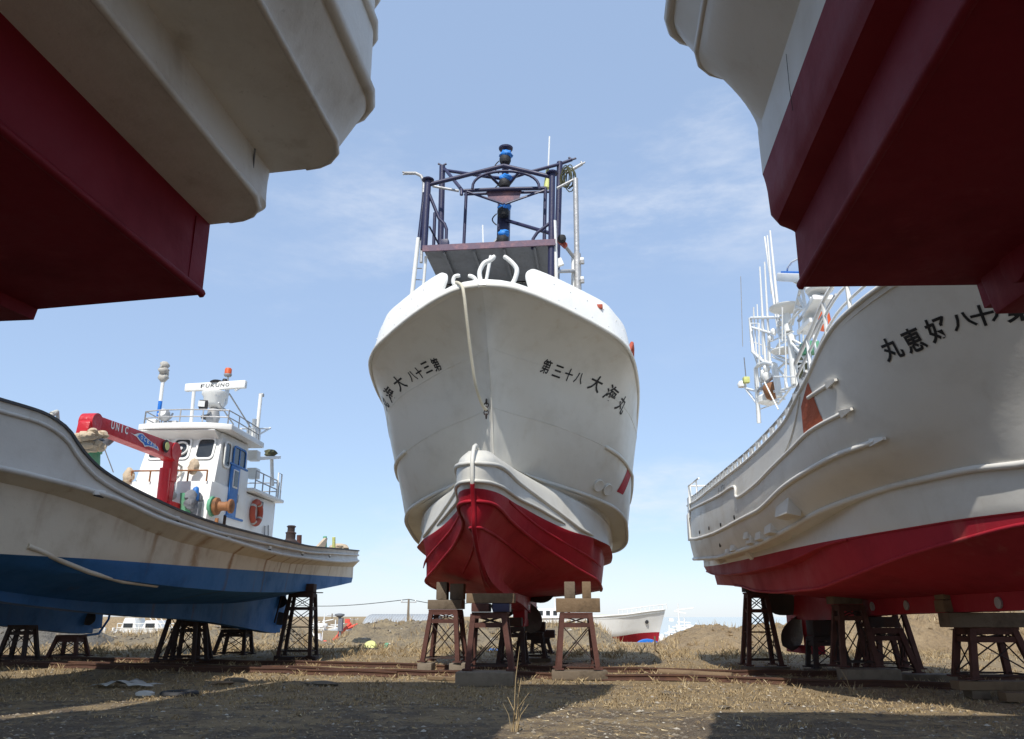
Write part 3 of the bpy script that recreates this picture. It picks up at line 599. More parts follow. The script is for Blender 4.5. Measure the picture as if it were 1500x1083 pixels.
# ================================================================ right boat
FR = Frame(5.02, 26.5, 6)   # visible side = starboard = -y
def right_boat():
    root = empty('fishing_boat', FR.loc, FR.rz, 'grey-white trawler with red bottom and orange mark, filling the lower right', 'boat', 'boats laid up on trestles')
    rim = Line([(0, 2.1, 4.75), (3.5, 2.5, 4.5), (8.8, 2.86, 4.4), (11.36, 2.92, 4.52), (12.3, 2.94, 4.63), (12.8, 2.96, 4.78), (13.6, 3.02, 4.95), (14.3, 3.02, 5.24), (14.9, 3.0, 5.42), (15.6, 2.92, 5.5), (16.3, 2.76, 5.56), (17.1, 2.35, 5.66), (17.9, 1.6, 5.8), (18.6, .8, 5.9), (19.1, 0, 5.95)])
    r2 = Line([(0, 2.1, 3.68), (3, 2.5, 3.42), (6.6, 2.77, 3.28), (9.87, 2.9, 3.30), (11.68, 2.9, 3.52), (13.54, 2.78, 3.67), (14.7, 2.45, 3.74), (15.5, 2.05, 3.85), (16.4, 1.55, 3.98), (17.3, .9, 4.1), (18.1, .3, 4.2), (18.5, 0, 4.25)])
    lip = Line([(0, 2.0, 3.05), (3, 2.38, 2.86), (6.05, 2.6, 2.71), (8.54, 2.64, 2.72), (10.7, 2.58, 2.86), (12.08, 2.43, 3.04), (13.24, 2.19, 3.14), (14.28, 1.91, 3.19), (15.21, 1.64, 3.19), (16.03, 1.35, 3.13), (17.2, .75, 3.1), (18.1, 0, 3.1)])
    st = sstep(11.5, 13.6, 1, 0)
    lin = lip.off(lambda t: -.03 - .27 * st(t), lambda t: -.04)
    w = Line([(0, 1.7, 2.82), (1, 1.85, 2.76), (5, 2.2, 2.62), (9.08, 2.36, 2.56), (11.19, 2.28, 2.56), (12.9, 2.08, 2.56), (13.96, 1.84, 2.57), (14.92, 1.59, 2.58), (15.85, 1.3, 2.57), (17.2, .6, 2.58), (18.2, 0, 2.6)])
    d = Line([(0, 1.62, 2.66), (3, 2.06, 2.42), (7.07, 2.32, 2.28), (8.99, 2.36, 2.29), (10.58, 2.34, 2.38), (11.66, 2.27, 2.49), (12.9, 2.075, 2.54), (13.96, 1.83, 2.55), (14.92, 1.58, 2.56), (15.85, 1.29, 2.55), (17.2, .59, 2.56), (18.18, 0, 2.58)])
    s2 = sstep(9.6, 12.2, 1, 0)
    din = d.off(lambda t: -.02 - .2 * s2(t), lambda t: -.03 * s2(t) - .005)
    for l in (lin, din): l.B = (lambda f: (lambda t: max(f(t), 0)))(l.B)
    e = Line([(0, 1.32, 2.25), (4.5, 1.85, 2.06), (6.4, 2.0, 1.88), (8.57, 2.06, 1.79), (10.4, 2.08, 1.79), (11.85, 2.04, 1.92), (12.9, 1.96, 2.06), (13.77, 1.81, 2.19), (14.8, 1.57, 2.31), (15.74, 1.30, 2.41), (17.2, .52, 2.46), (18.1, 0, 2.5)])
    ga = Line([(0, .2, 2.2), (3, .22, 1.95), (8, .24, 1.64), (14, .24, 1.66), (17.2, .12, 1.85), (18.0, 0, 2.1)])
    kl = Line([(0, .18, 2.18), (2.9, .18, 1.93), (3.0, .18, 1.3), (5, .2, 1.2), (8.8, .22, 1.33), (12, .22, 1.37), (16, .2, 1.45), (17.4, .08, 1.7), (17.9, 0, 1.95)])
    kc = Line([(0, 0, 2.18), (2.9, 0, 1.93), (3.0, 0, 1.3), (5, 0, 1.2), (8.8, 0, 1.33), (12, 0, 1.37), (16, 0, 1.45), (17.4, 0, 1.7), (17.9, 0, 1.95)])
    spec = [(rim, 8, 0, 1), (r2, 6, 0, 1), (lip, 2, 0, 0), (lin, 4, 0, 0), (w, 2, 1, 0), (d, 2, 1, 0), (din, 4, 1, 0), (e, 6, 1, 0), (ga, 2, 1, 0), (kl, 1, 1, 0), (kc, 0, 1, 0)]
    hu = hull_mesh(spec, 100, .1, 1.4).build('hull', ['rwhite', 'rred'], root, smooth=30, weld=True)
    bvh = bvh_of(hu)
    def on(u, v, out=.0): return FR.hit(u, v, bvh, out)
    def rail_px(px, r, name='rub_rail', tip=False, mat='rwhite'):
        P = [on(u, v, .0) for u, v in px]; P = [p for p in P if p is not None]; q = []
        for i in range(len(P) - 1):
            a, b = P[max(i - 1, 0)], P[min(i + 2, len(P) - 1)]
            for j in range(5):
                s = j / 5; q.append(.5 * ((2 * P[i]) + (-a + P[i + 1]) * s + (2 * a - 5 * P[i] + 4 * P[i + 1] - b) * s * s + (-a + 3 * P[i] - 3 * P[i + 1] + b) * s ** 3))
        q.append(P[-1]); o = []
        for p in q:
            l, n, i, dd = bvh.find_nearest(p); n = n if n.y < 0 else -n; o.append(l + n * r * .3)
        ra = MB().tube(o, r, 8).build(name, mat, root, 60)
        if tip:
            p = o[-1]; dr = (o[-1] - o[-3]).normalized(); l, n, i, dd = bvh.find_nearest(p); n = n if n.y < 0 else -n; up = dr.cross(n)
            MB().hexa([p - dr * .1 - up * .06, p + dr * .16 - up * .02, p + dr * .16 + up * .02, p - dr * .1 + up * .06] + [x + n * .05 for x in (p - dr * .1 - up * .06, p + dr * .16 - up * .02, p + dr * .16 + up * .02, p - dr * .1 + up * .06)]).build('rail_tip', mat, ra, 0)
    def lrail(line, a, b, r, name='rub_rail', mat='rwhite', out=.01, n=60):
        MB().tube(line.path(-1, a, b, n, out), r, 8).build(name, mat, root, 60)
    lrail(r2, 0, 14.6, .045)
    p = r2.at(14.6); P0 = Vector((p[0], -p[1], p[2]))
    MB().hexa([P0 + Vector(x) for x in ((-.1, -.02, -.06), (.2, .05, -.02), (.2, .05, .02), (-.1, -.02, .06), (-.1, -.07, -.06), (.2, -.0, -.02), (.2, -.0, .02), (-.1, -.07, .06))]).build('rail_tip', 'rwhite', root, 0)
    lrail(lip, 0, 18.0, .05, n=90)
    rail_px([(1009, 749), (1030, 738), (1054, 726), (1076, 713), (1080, 729), (1105, 712), (1132, 685), (1158, 660), (1183, 635), (1208, 619), (1240, 603)], .035, tip=True)
    rail_px([(1185, 583), (1200, 573), (1219, 561)], .035, tip=True)
    rail_px([(1146, 672), (1158, 645), (1166, 615), (1172, 580), (1177, 552)], .018)
    mb = MB(); mb.tube(rim.path(-1, 0, 19.0, 90, .0, 0), .035, 8); mb.build('gunwale_rail', 'rwhite', root, 60)
    lrail(e, 3.8, 18.0, .03, 'spray_rail', 'rred')
    lrail(d, 0, 12.4, .02, 'spray_rail', 'rred')
    # orange mark on the bow quarter
    P = [on(1184, 560, .008), on(1209, 622, .008), on(1178, 637, .008), on(1174, 596, .008)]
    if None not in P:
        mb = MB(); n = 10; vs = []; fs = []
        for i in range(n + 1):
            for j in range(n + 1):
                s, t = i / n, j / n; top_ = P[0].lerp(P[0], s); a = P[0].lerp(P[1], t); b = P[0].lerp(P[3], min(t * 2, 1)) if t < .5 else P[3].lerp(P[2], (t - .5) * 2); q = b.lerp(a, s)
                l, nn, k, dd = bvh.find_nearest(q); nn = nn if nn.y < 0 else -nn; vs.append(l + nn * .008)
        for i in range(n):
            for j in range(n): fs.append((i * (n + 1) + j, (i + 1) * (n + 1) + j, (i + 1) * (n + 1) + j + 1, i * (n + 1) + j + 1))
        mb.add(vs, fs); mb.build('orange_mark', 'mark', root)
    letter_hull('lettering', FR, hu, [('丸', 1306, 511, .31, .33), ('恵', 1338, 498, .29, .34), ('好', 1374, 482, .30, .34), ('八', 1411, 470, .29, .22), ('十', 1439, 462, .27, .28), ('八', 1470, 456, .30, .22), ('第', 1494, 452, .34, .32)], root, bold=.025)
    letter_hull('hull_number', FR, hu, [('I', 1053, 721, .04, .2), ('-', 1055, 720, .06, .04), ('0', 1057, 718, .1, .2), ('2', 1059, 716, .1, .2), ('6', 1061, 715, .1, .2)], root, 'grey', .01)
    # fittings on the tumblehome: boxes, scuppers, brackets
    for (u, v, a, b, c) in ((1153, 746, .7, .3, .26), (1129, 775, .42, .22, .18), (1113, 785, .36, .2, .15), (1100, 791, .36, .2, .16), (1095, 785, .34, .18, .14), (1075, 803, .4, .16, .12), (1066, 808, .34, .14, .1)):
        q = on(u, v)
        if q: MB().box(q + Vector((0, .02, 0)), (a, c, b), Matrix.Rotation(R(-12), 3, 'X')).build('side_fitting', 'rwhite', root, bevel=.02)
    for (u, v) in ((1159, 777), (1100, 811), (1054, 819)):
        q = FR.y(u, v, -2.35); MB().hexa([q + Vector(x) for x in ((-.1, 0, -.14), (.1, 0, -.14), (.1, .25, -.02), (-.1, .25, -.02), (-.14, -.14, .06), (.14, -.14, .06), (.14, .25, .06), (-.14, .25, .06))]).build('lip_bracket', 'rwhite', root, 0)
    for (u, v) in ((1025, 780), (1039, 774), (1056, 769), (1076, 758), (1055, 799)):
        q = on(u, v)
        if q: MB().lathe([(.04, -.02), (.05, .015), (.03, .02)], q, 10, Matrix.Rotation(R(90), 3, 'X')).build('scupper', 'dark', root)
    # stern gate: bright ribbed strip at the corner of the transom
    mb = MB()
    for i in range(5): mb.box((.1 + i * .14, -2.14 - i * .02, 4.02), (.07, .06, .82))
    mb.build('stern_gate', 'wh2', root, bevel=.01)
    mb = MB(); mb.hexa([(.55, -2.22, 4.9), (1.0, -2.26, 4.9), (.95, -2.26, 4.25), (.6, -2.22, 4.25), (.55, -2.16, 4.9), (1.0, -2.2, 4.9), (.95, -2.2, 4.25), (.6, -2.16, 4.25)]); mb.build('stern_bracket', 'wh2', root)
    # stern and side railing (posts + top rail)
    def railing(pts, h, r, step, mids=0, name='railing'):
        g = MB(); top = [Vector(p) + Vector((0, 0, h)) for p in pts]; g.tube(top, r, 6)
        for k in range(mids): g.tube([Vector(p) + Vector((0, 0, h * (k + 1) / (mids + 1))) for p in pts], r * .7, 6)
        ra = g.build(name, 'wh2', root, 60); L = 0; last = -9
        for i, p in enumerate(pts):
            if i: L += (Vector(pts[i]) - Vector(pts[i - 1])).length
            if L - last >= step: MB().tube([p, Vector(p) + Vector((0, 0, h))], r * .95, 6).build('railing_post', 'wh2', ra, 60); last = L
    pts = [(t, -(rim.B(t) - .06), rim.Z(t) + .02) for t in [i * .25 for i in range(1, 55)]]
    # freeing-port style bright gaps: flat posts standing on the bulwark
    for (x, y, z) in pts[::2]: MB().box((x, y, z + .10), (.2, .05, .22)).build('bulwark_post', 'wh2', root)
    MB().tube([(x, y, z + .2) for x, y, z in pts], .03, 6).build('bulwark_rail', 'steel', root, 60)
    bow = [(t, -(rim.B(t) - .10), rim.Z(t)) for t in [12.6 + i * .2 for i in range(1, 32)]]
    railing(bow, .72, .035, .75, 2, 'bow_railing')
    stn = [(.15, -2.0 + i * .4, 4.75) for i in range(11)]; railing(stn, .62, .03, .7, 1, 'stern_railing')
    railing([(.15 + i * .5, -2.05 - .03 * i, 4.75 - .02 * i) for i in range(5)], .62, .03, 1.4, 0, 'stern_railing')
    # deckhouse (mostly hidden behind the bulwark) and mast cluster
    dh = MB(); dh.box((8.8, .2, 5.0), (3.6, 2.6, 1.6)); dh.build('wheelhouse', 'wh2', root, bevel=.05)
    MB().box((9.6, .1, 5.85), (2.6, 2.7, .1)).build('wheelhouse_roof', 'wh2', root, bevel=.02)
    MB().box((9.2, -.4, 6.1), (1.6, 1.4, .5)).build('roof_locker', 'wh2', root, bevel=.04)
    mc = empty('mast_cluster', (0, 0, 0)); mc.parent = root
    S = lambda u, v, y=0.: FR.y(u, v, y)
    def pole(name, *a, r=.05, y=0., mat='wh2', par=mc): return MB().tube([S(u, v, y) for u, v in a], r, 7).build(name, mat, par, 60)
    rgm = random.Random(21)
    # whip aerials
    for (u0, v0, u1, v1, r) in ((1120, 347, 1140, 482, .05), (1124, 345, 1131, 430, .045), (1128, 338, 1142, 478, .05), (1113, 391, 1121, 528, .045), (1120, 384, 1128, 530, .045), (1115, 435, 1118, 520, .035), (1109, 446, 1115, 565, .035), (1104, 452, 1111, 567, .035)):
        a = MB().tube([S(u0, v0), S(u1, v1)], [r * .55, r], 7).build('whip_aerial', 'wh2', mc, 60)
    pole('whip_aerial', (1085, 405), (1088, 508), r=.012, mat='steel'); pole('whip_aerial', (1090, 524), (1093, 556), r=.018, mat='grey')
    pole('frame_pole', (1099, 466), (1103, 516), (1120, 531), r=.06); pole('frame_pole', (1112, 620), (1107, 540), (1112, 534), (1122, 531), (1134, 534), r=.07)
    pole('frame_pole', (1134, 534), (1142, 582), r=.1); pole('frame_pole', (1159, 492), (1165, 563), r=.12); pole('frame_pole', (1140, 480), (1144, 494), (1160, 502), (1180, 525), r=.06)
    pole('frame_pole', (1100, 466), (1145, 465), r=.045); pole('frame_pole', (1102, 480), (1135, 490), r=.045); pole('frame_pole', (1140, 487), (1160, 491), r=.05)
    for a in (((1133, 519), (1160, 530), (1181, 530)), ((1133, 517), (1141, 504), (1160, 497), (1180, 508)), ((1132, 523), (1155, 533)), ((1145, 484), (1178, 450)), ((1150, 540), (1151, 570)), ((1139, 541), (1152, 530)), ((1140, 541), (1150, 552), (1153, 568)), ((1110, 572), (1150, 574)), ((1131, 575), (1165, 566)), ((1183, 484), (1185, 540)), ((1191, 487), (1196, 525)), ((1164, 507), (1182, 507)), ((1164, 512), (1180, 525)), ((1165, 560), (1140, 592))): pole('strut', *a, r=.035)
    pole('boom', (1111, 573), (1135, 549), r=.055, mat='steel'); pole('boom', (1170, 470), (1205, 432), r=.05, mat='steel', y=-.2); pole('hand_rail', (1180, 505), (1225, 432), r=.04, mat='steel', y=-1.2)
    for a in (((1100, 474), (1112, 474), (1112, 534)), ((1099, 500), (1135, 512)), ((1103, 516), (1110, 536), (1135, 540)), ((1125, 490), (1125, 560)), ((1150, 480), (1152, 560)), ((1156, 476), (1158, 500)), ((1170, 462), (1172, 520)), ((1176, 470), (1178, 545)), ((1110, 590), (1150, 585)), ((1134, 552), (1165, 552)), ((1142, 497), (1142, 520)), ((1130, 500), (1162, 486)), ((1183, 470), (1196, 500)), ((1165, 540), (1182, 530)), ((1112, 600), (1140, 590)), ((1120, 560), (1140, 600)), ((1104, 466), (1104, 450)), ((1146, 450), (1146, 500))): pole('strut', *a, r=.022, y=rgm.uniform(-.5, .5))
    for a in (((1150, 500), (1175, 488)), ((1118, 534), (1134, 560)), ((1160, 520), (1195, 500))): pole('stay_wire', *a, r=.012, y=rgm.uniform(-.5, .5), mat='steel')
    pl = MB().lathe([(.28, .0), (.36, .03), (.36, .06), (.2, .08)], S(1148, 516), 18).build('lookout_ring', 'wh2', mc, 50)
    # radar scanner with a blue back, on a tripod
    rc = S(1166, 405); sc = MB(); Q = FR.i.to_3x3() @ Matrix.Identity(3)
    a, b = S(1144, 406), S(1190, 408); sc.bar(a, b, .28, .24); rad = sc.build('radar_scanner', 'wh2', mc, bevel=.04); up = Vector((0, 0, .125))
    MB().bar(a.lerp(b, .07) + Vector((.1, -.02, .0)), b + Vector((.1, -.02, 0)), .17, .26).build('scanner_back', 'blue2', rad, bevel=.02)
    pole('hoop', (1152, 400), (1154, 392), (1160, 384), (1170, 379), (1184, 378), r=.03); pole('hoop', (1160, 411), (1168, 416), (1178, 420), r=.03)
    for a in (((1173, 420), (1160, 476)), ((1174, 420), (1184, 470)), ((1178, 420), (1192, 444)), ((1170, 436), (1180, 454)), ((1167, 450), (1180, 454)), ((1165, 456), (1176, 445))): pole('radar_leg', *a, r=.045)
    MB().lathe([(.08, -.5), (.08, -.1), (.34, .0), (.46, .06), (.47, .10), (.36, .13)], S(1152, 455), 22).build('radome', 'wh2', mc, 50)
    MB().lathe([(.12, -.5), (.12, 0)], S(1152, 462), 12).build('radome_stand', 'wh2', mc, 50)
    # inclined perforated arm with a small dome
    a, b = S(1189, 462, -.3), S(1206, 435, -.3); MB().bar(a, b, .5, .14).build('scanner_arm', 'wh2', mc, bevel=.03); MB().bar(S(1189, 462, -.3), S(1186, 490, -.3), .4, .14, (1, 0, 0)).build('scanner_arm', 'wh2', mc, bevel=.03)
    MB().lathe([(.3, 0), (.34, .06), (.3, .18), (.15, .24)], S(1201, 428, -.3), 18).build('satellite_dome', 'wh2', mc, 50)
    MB().box(S(1191, 478, -.3), (.9, .5, .1)).build('mast_shelf', 'wh2', mc)
    MB().lathe([(.12, -.2), (.14, .0), (.12, .2)], S(1208, 471, -.8), 12).build('warning_lamp', 'orange', mc, 50)
    # rusty lamp housing, floodlight and small fittings on the mast foot
    MB().lathe([(.16, -.28), (.24, -.2), (.24, .12), (.16, .2)], S(1130, 571), 14, Matrix.Rotation(R(20), 3, 'X')).build('exhaust_drum', 'brass', mc, 50)
    MB().lathe([(.1, -.18), (.3, -.1), (.32, .06), (.2, .14)], S(1124, 585), 16).build('floodlight', 'wh2', mc, 50)
    for (u, v, r) in ((1119, 548, .13), (1123, 540, .11), (1116, 556, .1), (1124, 552, .14), (1133, 486, .09), (1129, 496, .09), (1142, 474, .08), (1125, 577, .16)): MB().lathe([(r * .7, -r), (r, -r * .3), (r, r * .6), (r * .5, r)], S(u, v), 10).build('deck_lamp', 'wh2', mc, 50)
    pole('side_bracket', (1111, 574), (1092, 569), (1091, 560), r=.04); pole('side_bracket', (1111, 594), (1094, 572), r=.045); MB().lathe([(.14, -.1), (.16, 0), (.1, .1)], S(1087, 563), 12).build('deck_lamp', 'wh2', mc, 50)
    MB().box(S(1093, 557), (.2, .2, .2)).build('aerial_base', 'yellow', mc, bevel=.02)
    MB().lathe([(.5, -.1), (.5, .1)], S(1174, 536, .2), 20, Matrix.Rotation(R(75), 3, 'X')).build('net_drum', 'gwrap', mc, 50)
    MB().box(S(1186, 510, 0.1), (.4, .4, .3)).build('control_box', 'green', mc, bevel=.03)
    # stern gear: sternpost, rudder, propeller, shoe
    sp = MB(); sp.box((4.15, 0, 1.45), (.5, .26, 1.5)); sp.box((4.3, 0, .62), (.8, .26, .5)); sp.build('stern_post', 'rred', root, bevel=.03)
    MB().box((3.4, 0, .46), (1.9, .26, .2)).build('rudder_shoe', 'rred', root, bevel=.03)
    MB().hexa([(2.45, -.06, .56), (2.95, -.08, .56), (3.0, -.08, 1.75), (2.5, -.06, 1.75), (2.45, .06, .56), (2.95, .08, .56), (3.0, .08, 1.75), (2.5, .06, 1.75)]).build('rudder', 'rred', root, bevel=.04)
    pr = MB().lathe([(.1, -.22), (.17, -.1), (.17, .25)], (3.6, 0, 1.38), 14, Matrix.Rotation(R(90), 3, 'Y')).build('propeller', 'bronze', root, 50)
    for k in range(4): blade(pr, (3.6, 0, 1.38), k * 90 + 62, 1.02)
    for i in range(4): MB().lathe([(.09, 0), (.09, .03)], (8.6 + i * 1.5, -.23, 1.5), 14, Matrix.Rotation(R(90), 3, 'X')).build('zinc_anode', 'steel', root)
    return root, hu
RBOAT, RHULL = right_boat()
# ================================================================ left boat
FL = Frame(-11.6, 31, 3)     # visible side = port = +y
def left_hull(root):
    rim = Line([(-.8, 1.92, 3.83), (3.86, 2.29, 3.54), (8.19, 2.4, 3.31), (10.5, 2.34, 3.29), (13.25, 2.21, 3.30), (15.11, 2.07, 3.39), (16.15, 1.98, 3.5), (17.18, 1.8, 3.68), (17.83, 1.69, 3.85), (18.3, 1.61, 4.08), (18.76, 1.53, 4.40), (19.3, 1.4, 4.54), (20, 1.17, 4.57), (21.3, .5, 4.7), (21.9, 0, 4.75)])
    lo = Line([(-.8, 1.93, 3.40), (3, 2.26, 3.12), (6.63, 2.38, 2.96), (10.28, 2.35, 2.88), (13.18, 2.22, 2.98), (15.03, 2.08, 3.07), (15.86, 2.0, 3.12), (17.48, 1.75, 3.36), (18.8, 1.48, 3.44), (19.76, 1.2, 3.48), (21, .5, 3.5), (21.5, 0, 3.5)])
    ki = Line([(-.8, 1.88, 3.60), (3.5, 2.22, 3.34), (8, 2.33, 3.14), (10.4, 2.29, 3.09), (13.2, 2.15, 3.14), (15.1, 2.01, 3.24), (16.1, 1.92, 3.33), (17.3, 1.74, 3.53), (18.4, 1.55, 3.74), (19.76, 1.18, 3.82), (21.2, .5, 3.9), (21.7, 0, 3.9)])
    un = Line([(-.8, 1.74, 3.2), (4.86, 2.1, 2.92), (9.58, 2.12, 2.76), (12.26, 2.03, 2.77), (14.45, 1.84, 2.82), (15.76, 1.72, 2.93), (17.02, 1.53, 3.14), (18.39, 1.28, 3.3), (19.47, 1.0, 3.36), (20.6, .5, 3.38), (21.2, 0, 3.4)])
    wl = Line([(-.8, 1.74, 2.79), (5, 2.02, 2.6), (9.43, 2.06, 2.48), (14.25, 1.80, 2.36), (17.07, 1.45, 2.31), (19.14, .98, 2.26), (20.2, .5, 2.25), (20.8, 0, 2.25)])
    e = Line([(-.8, 1.7, 2.6), (2.17, 1.86, 2.35), (5.53, 1.99, 2.10), (9.08, 2.01, 1.94), (12.1, 1.89, 1.89), (13.92, 1.71, 1.91), (16.1, 1.45, 1.98), (17.35, 1.2, 2.05), (18.8, .75, 2.1), (20, .25, 2.15), (20.5, 0, 2.17)])
    ga = Line([(-.8, .2, 2.45), (3, .2, 2.0), (8, .2, 1.66), (14, .2, 1.58), (18, .13, 1.75), (19.8, 0, 2.0)])
    kl = Line([(-.8, .18, 2.43), (2.6, .18, 2.02), (3.0, .18, .74), (5, .18, .86), (6.74, .18, 1.0), (10, .18, 1.21), (13.2, .18, 1.31), (15.8, .18, 1.44), (18.5, .08, 1.65), (19.6, 0, 1.92)])
    kc = Line([(-.8, 0, 2.43), (2.6, 0, 2.02), (3.0, 0, .74), (5, 0, .86), (6.74, 0, 1.0), (10, 0, 1.21), (13.2, 0, 1.31), (15.8, 0, 1.44), (18.5, 0, 1.65), (19.6, 0, 1.92)])
    L = dict(rim=rim, lo=lo, ki=ki, un=un, wl=wl, e=e)
    spec = [(rim, 3, 0, 0), (ki, 2, 0, 0), (lo, 2, 1, 0), (un, 4, 1, 0), (wl, 3, 2, 0), (e, 5, 2, 0), (ga, 2, 2, 0), (kl, 1, 2, 0), (kc, 0, 2, 0)]
    hu = hull_mesh(spec, 90, .03, 1.4).build('hull', ['lgrey', 'cream', 'blue'], root, smooth=28, weld=True)
    return hu, L
def stern_gear_left(root):
    MB().hexa([(2.6, -.12, .74), (6.0, -.12, .92), (6.0, -.12, 1.1), (2.6, -.12, .94), (2.6, .12, .74), (6.0, .12, .92), (6.0, .12, 1.1), (2.6, .12, .94)]).build('rudder_shoe', 'blue', root, bevel=.03)
    MB().hexa([(1.95, -.06, .9), (2.75, -.08, .86), (2.85, -.08, 2.1), (2.1, -.06, 2.2), (1.95, .06, .9), (2.75, .08, .86), (2.85, .08, 2.1), (2.1, .06, 2.2)]).build('rudder', 'blue', root, bevel=.05)
    pr = MB().lathe([(.1, -.18), (.15, 0), (.15, .25)], (3.25, 0, 1.5), 14, Matrix.Rotation(R(90), 3, 'Y')).build('propeller', 'bronze', root, 50)
    for k in range(4): blade(pr, (3.25, 0, 1.5), k * 90 + 45, .6)
def left_boat():
    root = empty('fishing_boat', FL.loc, FL.rz, 'weathered cream fishing boat with blue bottom, white wheelhouse and red deck crane', 'boat', 'boats laid up on trestles')
    hu, L = left_hull(root); stern_gear_left(root); bvh = bvh_of(hu)
    rim, lo, ki = L['rim'], L['lo'], L['ki']
    mb = MB()
    for s in (1, -1):
        p = rim.path(s, -.8, 21.9, 100, -.03, .02); 
        for i in range(len(p) - 1): mb.bar(p[i], p[i + 1], .13, .045)
    mb.build('gunwale_cap', 'capdark', root, 40)
    for s in (1, -1): MB().tube(lo.path(s, -.8, 21.5, 90, .0, .05), .05, 8).build('rub_rail', 'lgrey', root, 60)
    for s in (1, -1): MB().tube(rim.path(s, -.8, 21.5, 90, .0, -.16), .035, 8).build('rub_rail', 'lgrey', root, 60)
    # spray rail crossing the waterline at the bow
    px = [(40, 800), (56, 806), (90, 822), (130, 838), (180, 852), (230, 859)]; P = [FL.hit(u, v, bvh, .0) for u, v in px]; P = [p for p in P if p]
    MB().tube(P, [.05] + [.045] * (len(P) - 2) + [.03], 8).build('spray_rail', 'cream', root, 60)
    for (u, v, s) in ((144, 722, 1.0), (257, 760, .7), (334, 787, .6), (394, 802, .5), (442, 810, .5), (482, 813, .5)):
        q = FL.hit(u, v, bvh, .02)
        if q: MB().box(q, (.34 * s, .05, .09), Matrix.Rotation(R(6), 3, 'Y')).build('scupper', 'wh2', root, bevel=.01); MB().box(q + Vector((0, -.0, -.06)), (.28 * s, .03, .04)).build('scupper_lip', 'dark', root)
    # ---------------- wheelhouse
    wh = empty('wheelhouse', (0, 0, 0)); wh.parent = root
    hb = 1.15; lb_ = -.98; zr = 6.02
    MB().hexa([(9.7, lb_, 4.6), (11.75, lb_, 4.6), (11.75, hb, 4.6), (9.7, hb, 4.6), (9.7, lb_, zr), (11.35, lb_ + .08, zr), (11.35, hb - .08, zr), (9.7, hb, zr)]).build('upper_wall', 'wh2', wh, bevel=.04)
    MB().hexa([(7.2, lb_ - .1, 2.8), (12.15, lb_ - .1, 2.8), (12.15, hb + .03, 2.8), (7.2, hb + .03, 2.8), (7.2, lb_ - .1, 4.7), (11.95, lb_ - .1, 4.62), (11.95, hb + .03, 4.62), (7.2, hb + .03, 4.7)]).build('lower_wall', 'wh2', wh, bevel=.04)
    MB().box((8.3, 0, 4.76), (2.6, 2.75, .10)).build('aft_deck', 'wh2', wh, bevel=.03)
    rf = MB(); pts = []
    for y in [-1.12 + 2.5 * i / 12 for i in range(13)]: pts.append((11.85 - .28 * (abs(y) / 1.38) ** 3, y))
    o = [(x, y, zr + .02) for x, y in pts] + [(9.15, 1.38, zr + .02), (9.15, -1.12, zr + .02)]; n = len(o)
    rf.add(o + [(x, y, z + .16) for x, y, z in o], [tuple(range(n - 1, -1, -1)), tuple(range(n, 2 * n))] + [(i, (i + 1) % n, n + (i + 1) % n, n + i) for i in range(n)]); rf.build('roof', 'wh2', wh, bevel=.03)
    MB().hexa([(11.4, -1.0, zr - .2), (11.75, -1.0, zr - .02), (11.75, 1.0, zr - .02), (11.4, 1.0, zr - .2), (11.3, -1.0, zr), (11.75, -1.0, zr), (11.75, 1.0, zr), (11.3, 1.0, zr)]).build('visor', 'wh2', wh, 0)
    # windows on the front (leaning back)
    def win(c, w, h, face, disc=False, fm='wh2'):
        c = Vector(c); X, Y_ = face; N = X.cross(Y_).normalized()
        if N.dot(Vector((1, 1, 0))) < 0: N = -N
        g = MB(); n = 24; ring = []
        def rr(w, h, r):
            o = []
            for (sx, sy, a0) in ((1, 1, 0), (-1, 1, 90), (-1, -1, 180), (1, -1, 270)):
                for k in range(5): a = R(a0 + k * 22.5); o.append((sx * (w / 2 - r) + r * math.cos(a), sy * (h / 2 - r) + r * math.sin(a)))
            return o
        A, B = rr(w + .1, h + .1, .13), rr(w, h, .09); m = len(A)
        v = [c + X * x + Y_ * y + N * .005 for x, y in A] + [c + X * x + Y_ * y + N * .035 for x, y in A] + [c + X * x + Y_ * y + N * .035 for x, y in B] + [c + X * x + Y_ * y + N * .0 for x, y in B]
        g.add(v, [(r_ * m + i, r_ * m + (i + 1) % m, (r_ + 1) * m + (i + 1) % m, (r_ + 1) * m + i) for r_ in range(3) for i in range(m)]); f = g.build('window_frame', fm, wh, 50)
        MB().add([c + X * x + Y_ * y + N * .012 for x, y in B], [tuple(range(m))]) or None
        p = MB(); p.add([c + X * x + Y_ * y + N * .012 for x, y in B], [tuple(range(m))]); p.build('window_pane', 'glass', f, 0)
        if disc:
            k = 24; rad = w * .44; p = [c + X * rad * math.cos(2 * PI * i / k) + Y_ * rad * math.sin(2 * PI * i / k) + N * .035 for i in range(k)]; MB().tube(p, .03, 6, closed=True).build('clear_view_ring', 'wh2', f, 60)
            MB().lathe([(.05, 0), (.05, .03)], c + N * .02, 10, N.to_track_quat('Z', 'Y').to_matrix()).build('clear_view_motor', 'steel', f)
            MB().bar(c + N * .03 - X * rad, c + N * .03 + X * rad * .1, .02, .02).build('clear_view_arm', 'steel', f)
    sl = Vector((-.4, 0, zr - 4.6)).normalized(); FX = Vector((0, 1, 0))
    fz = lambda z: 11.75 - .4 * (z - 4.6) / (zr - 4.6)
    for y, dsc in ((-.58, True), (.04, True), (.70, False)): win((fz(5.55) + .01, y, 5.55), .42, .54, (FX, sl), dsc)
    SX, SZ = Vector((-1, 0, 0)), Vector((0, 0, 1))
    win((11.15, hb - .0, 5.45), .32, .62, (SX, SZ))
    win((10.35, hb + .01, 5.5), .78, .5, (SX, SZ), fm='door')
    MB().box((10.35, hb + .02, 5.5), (.05, .04, .5)).build('window_bar', 'door', wh)
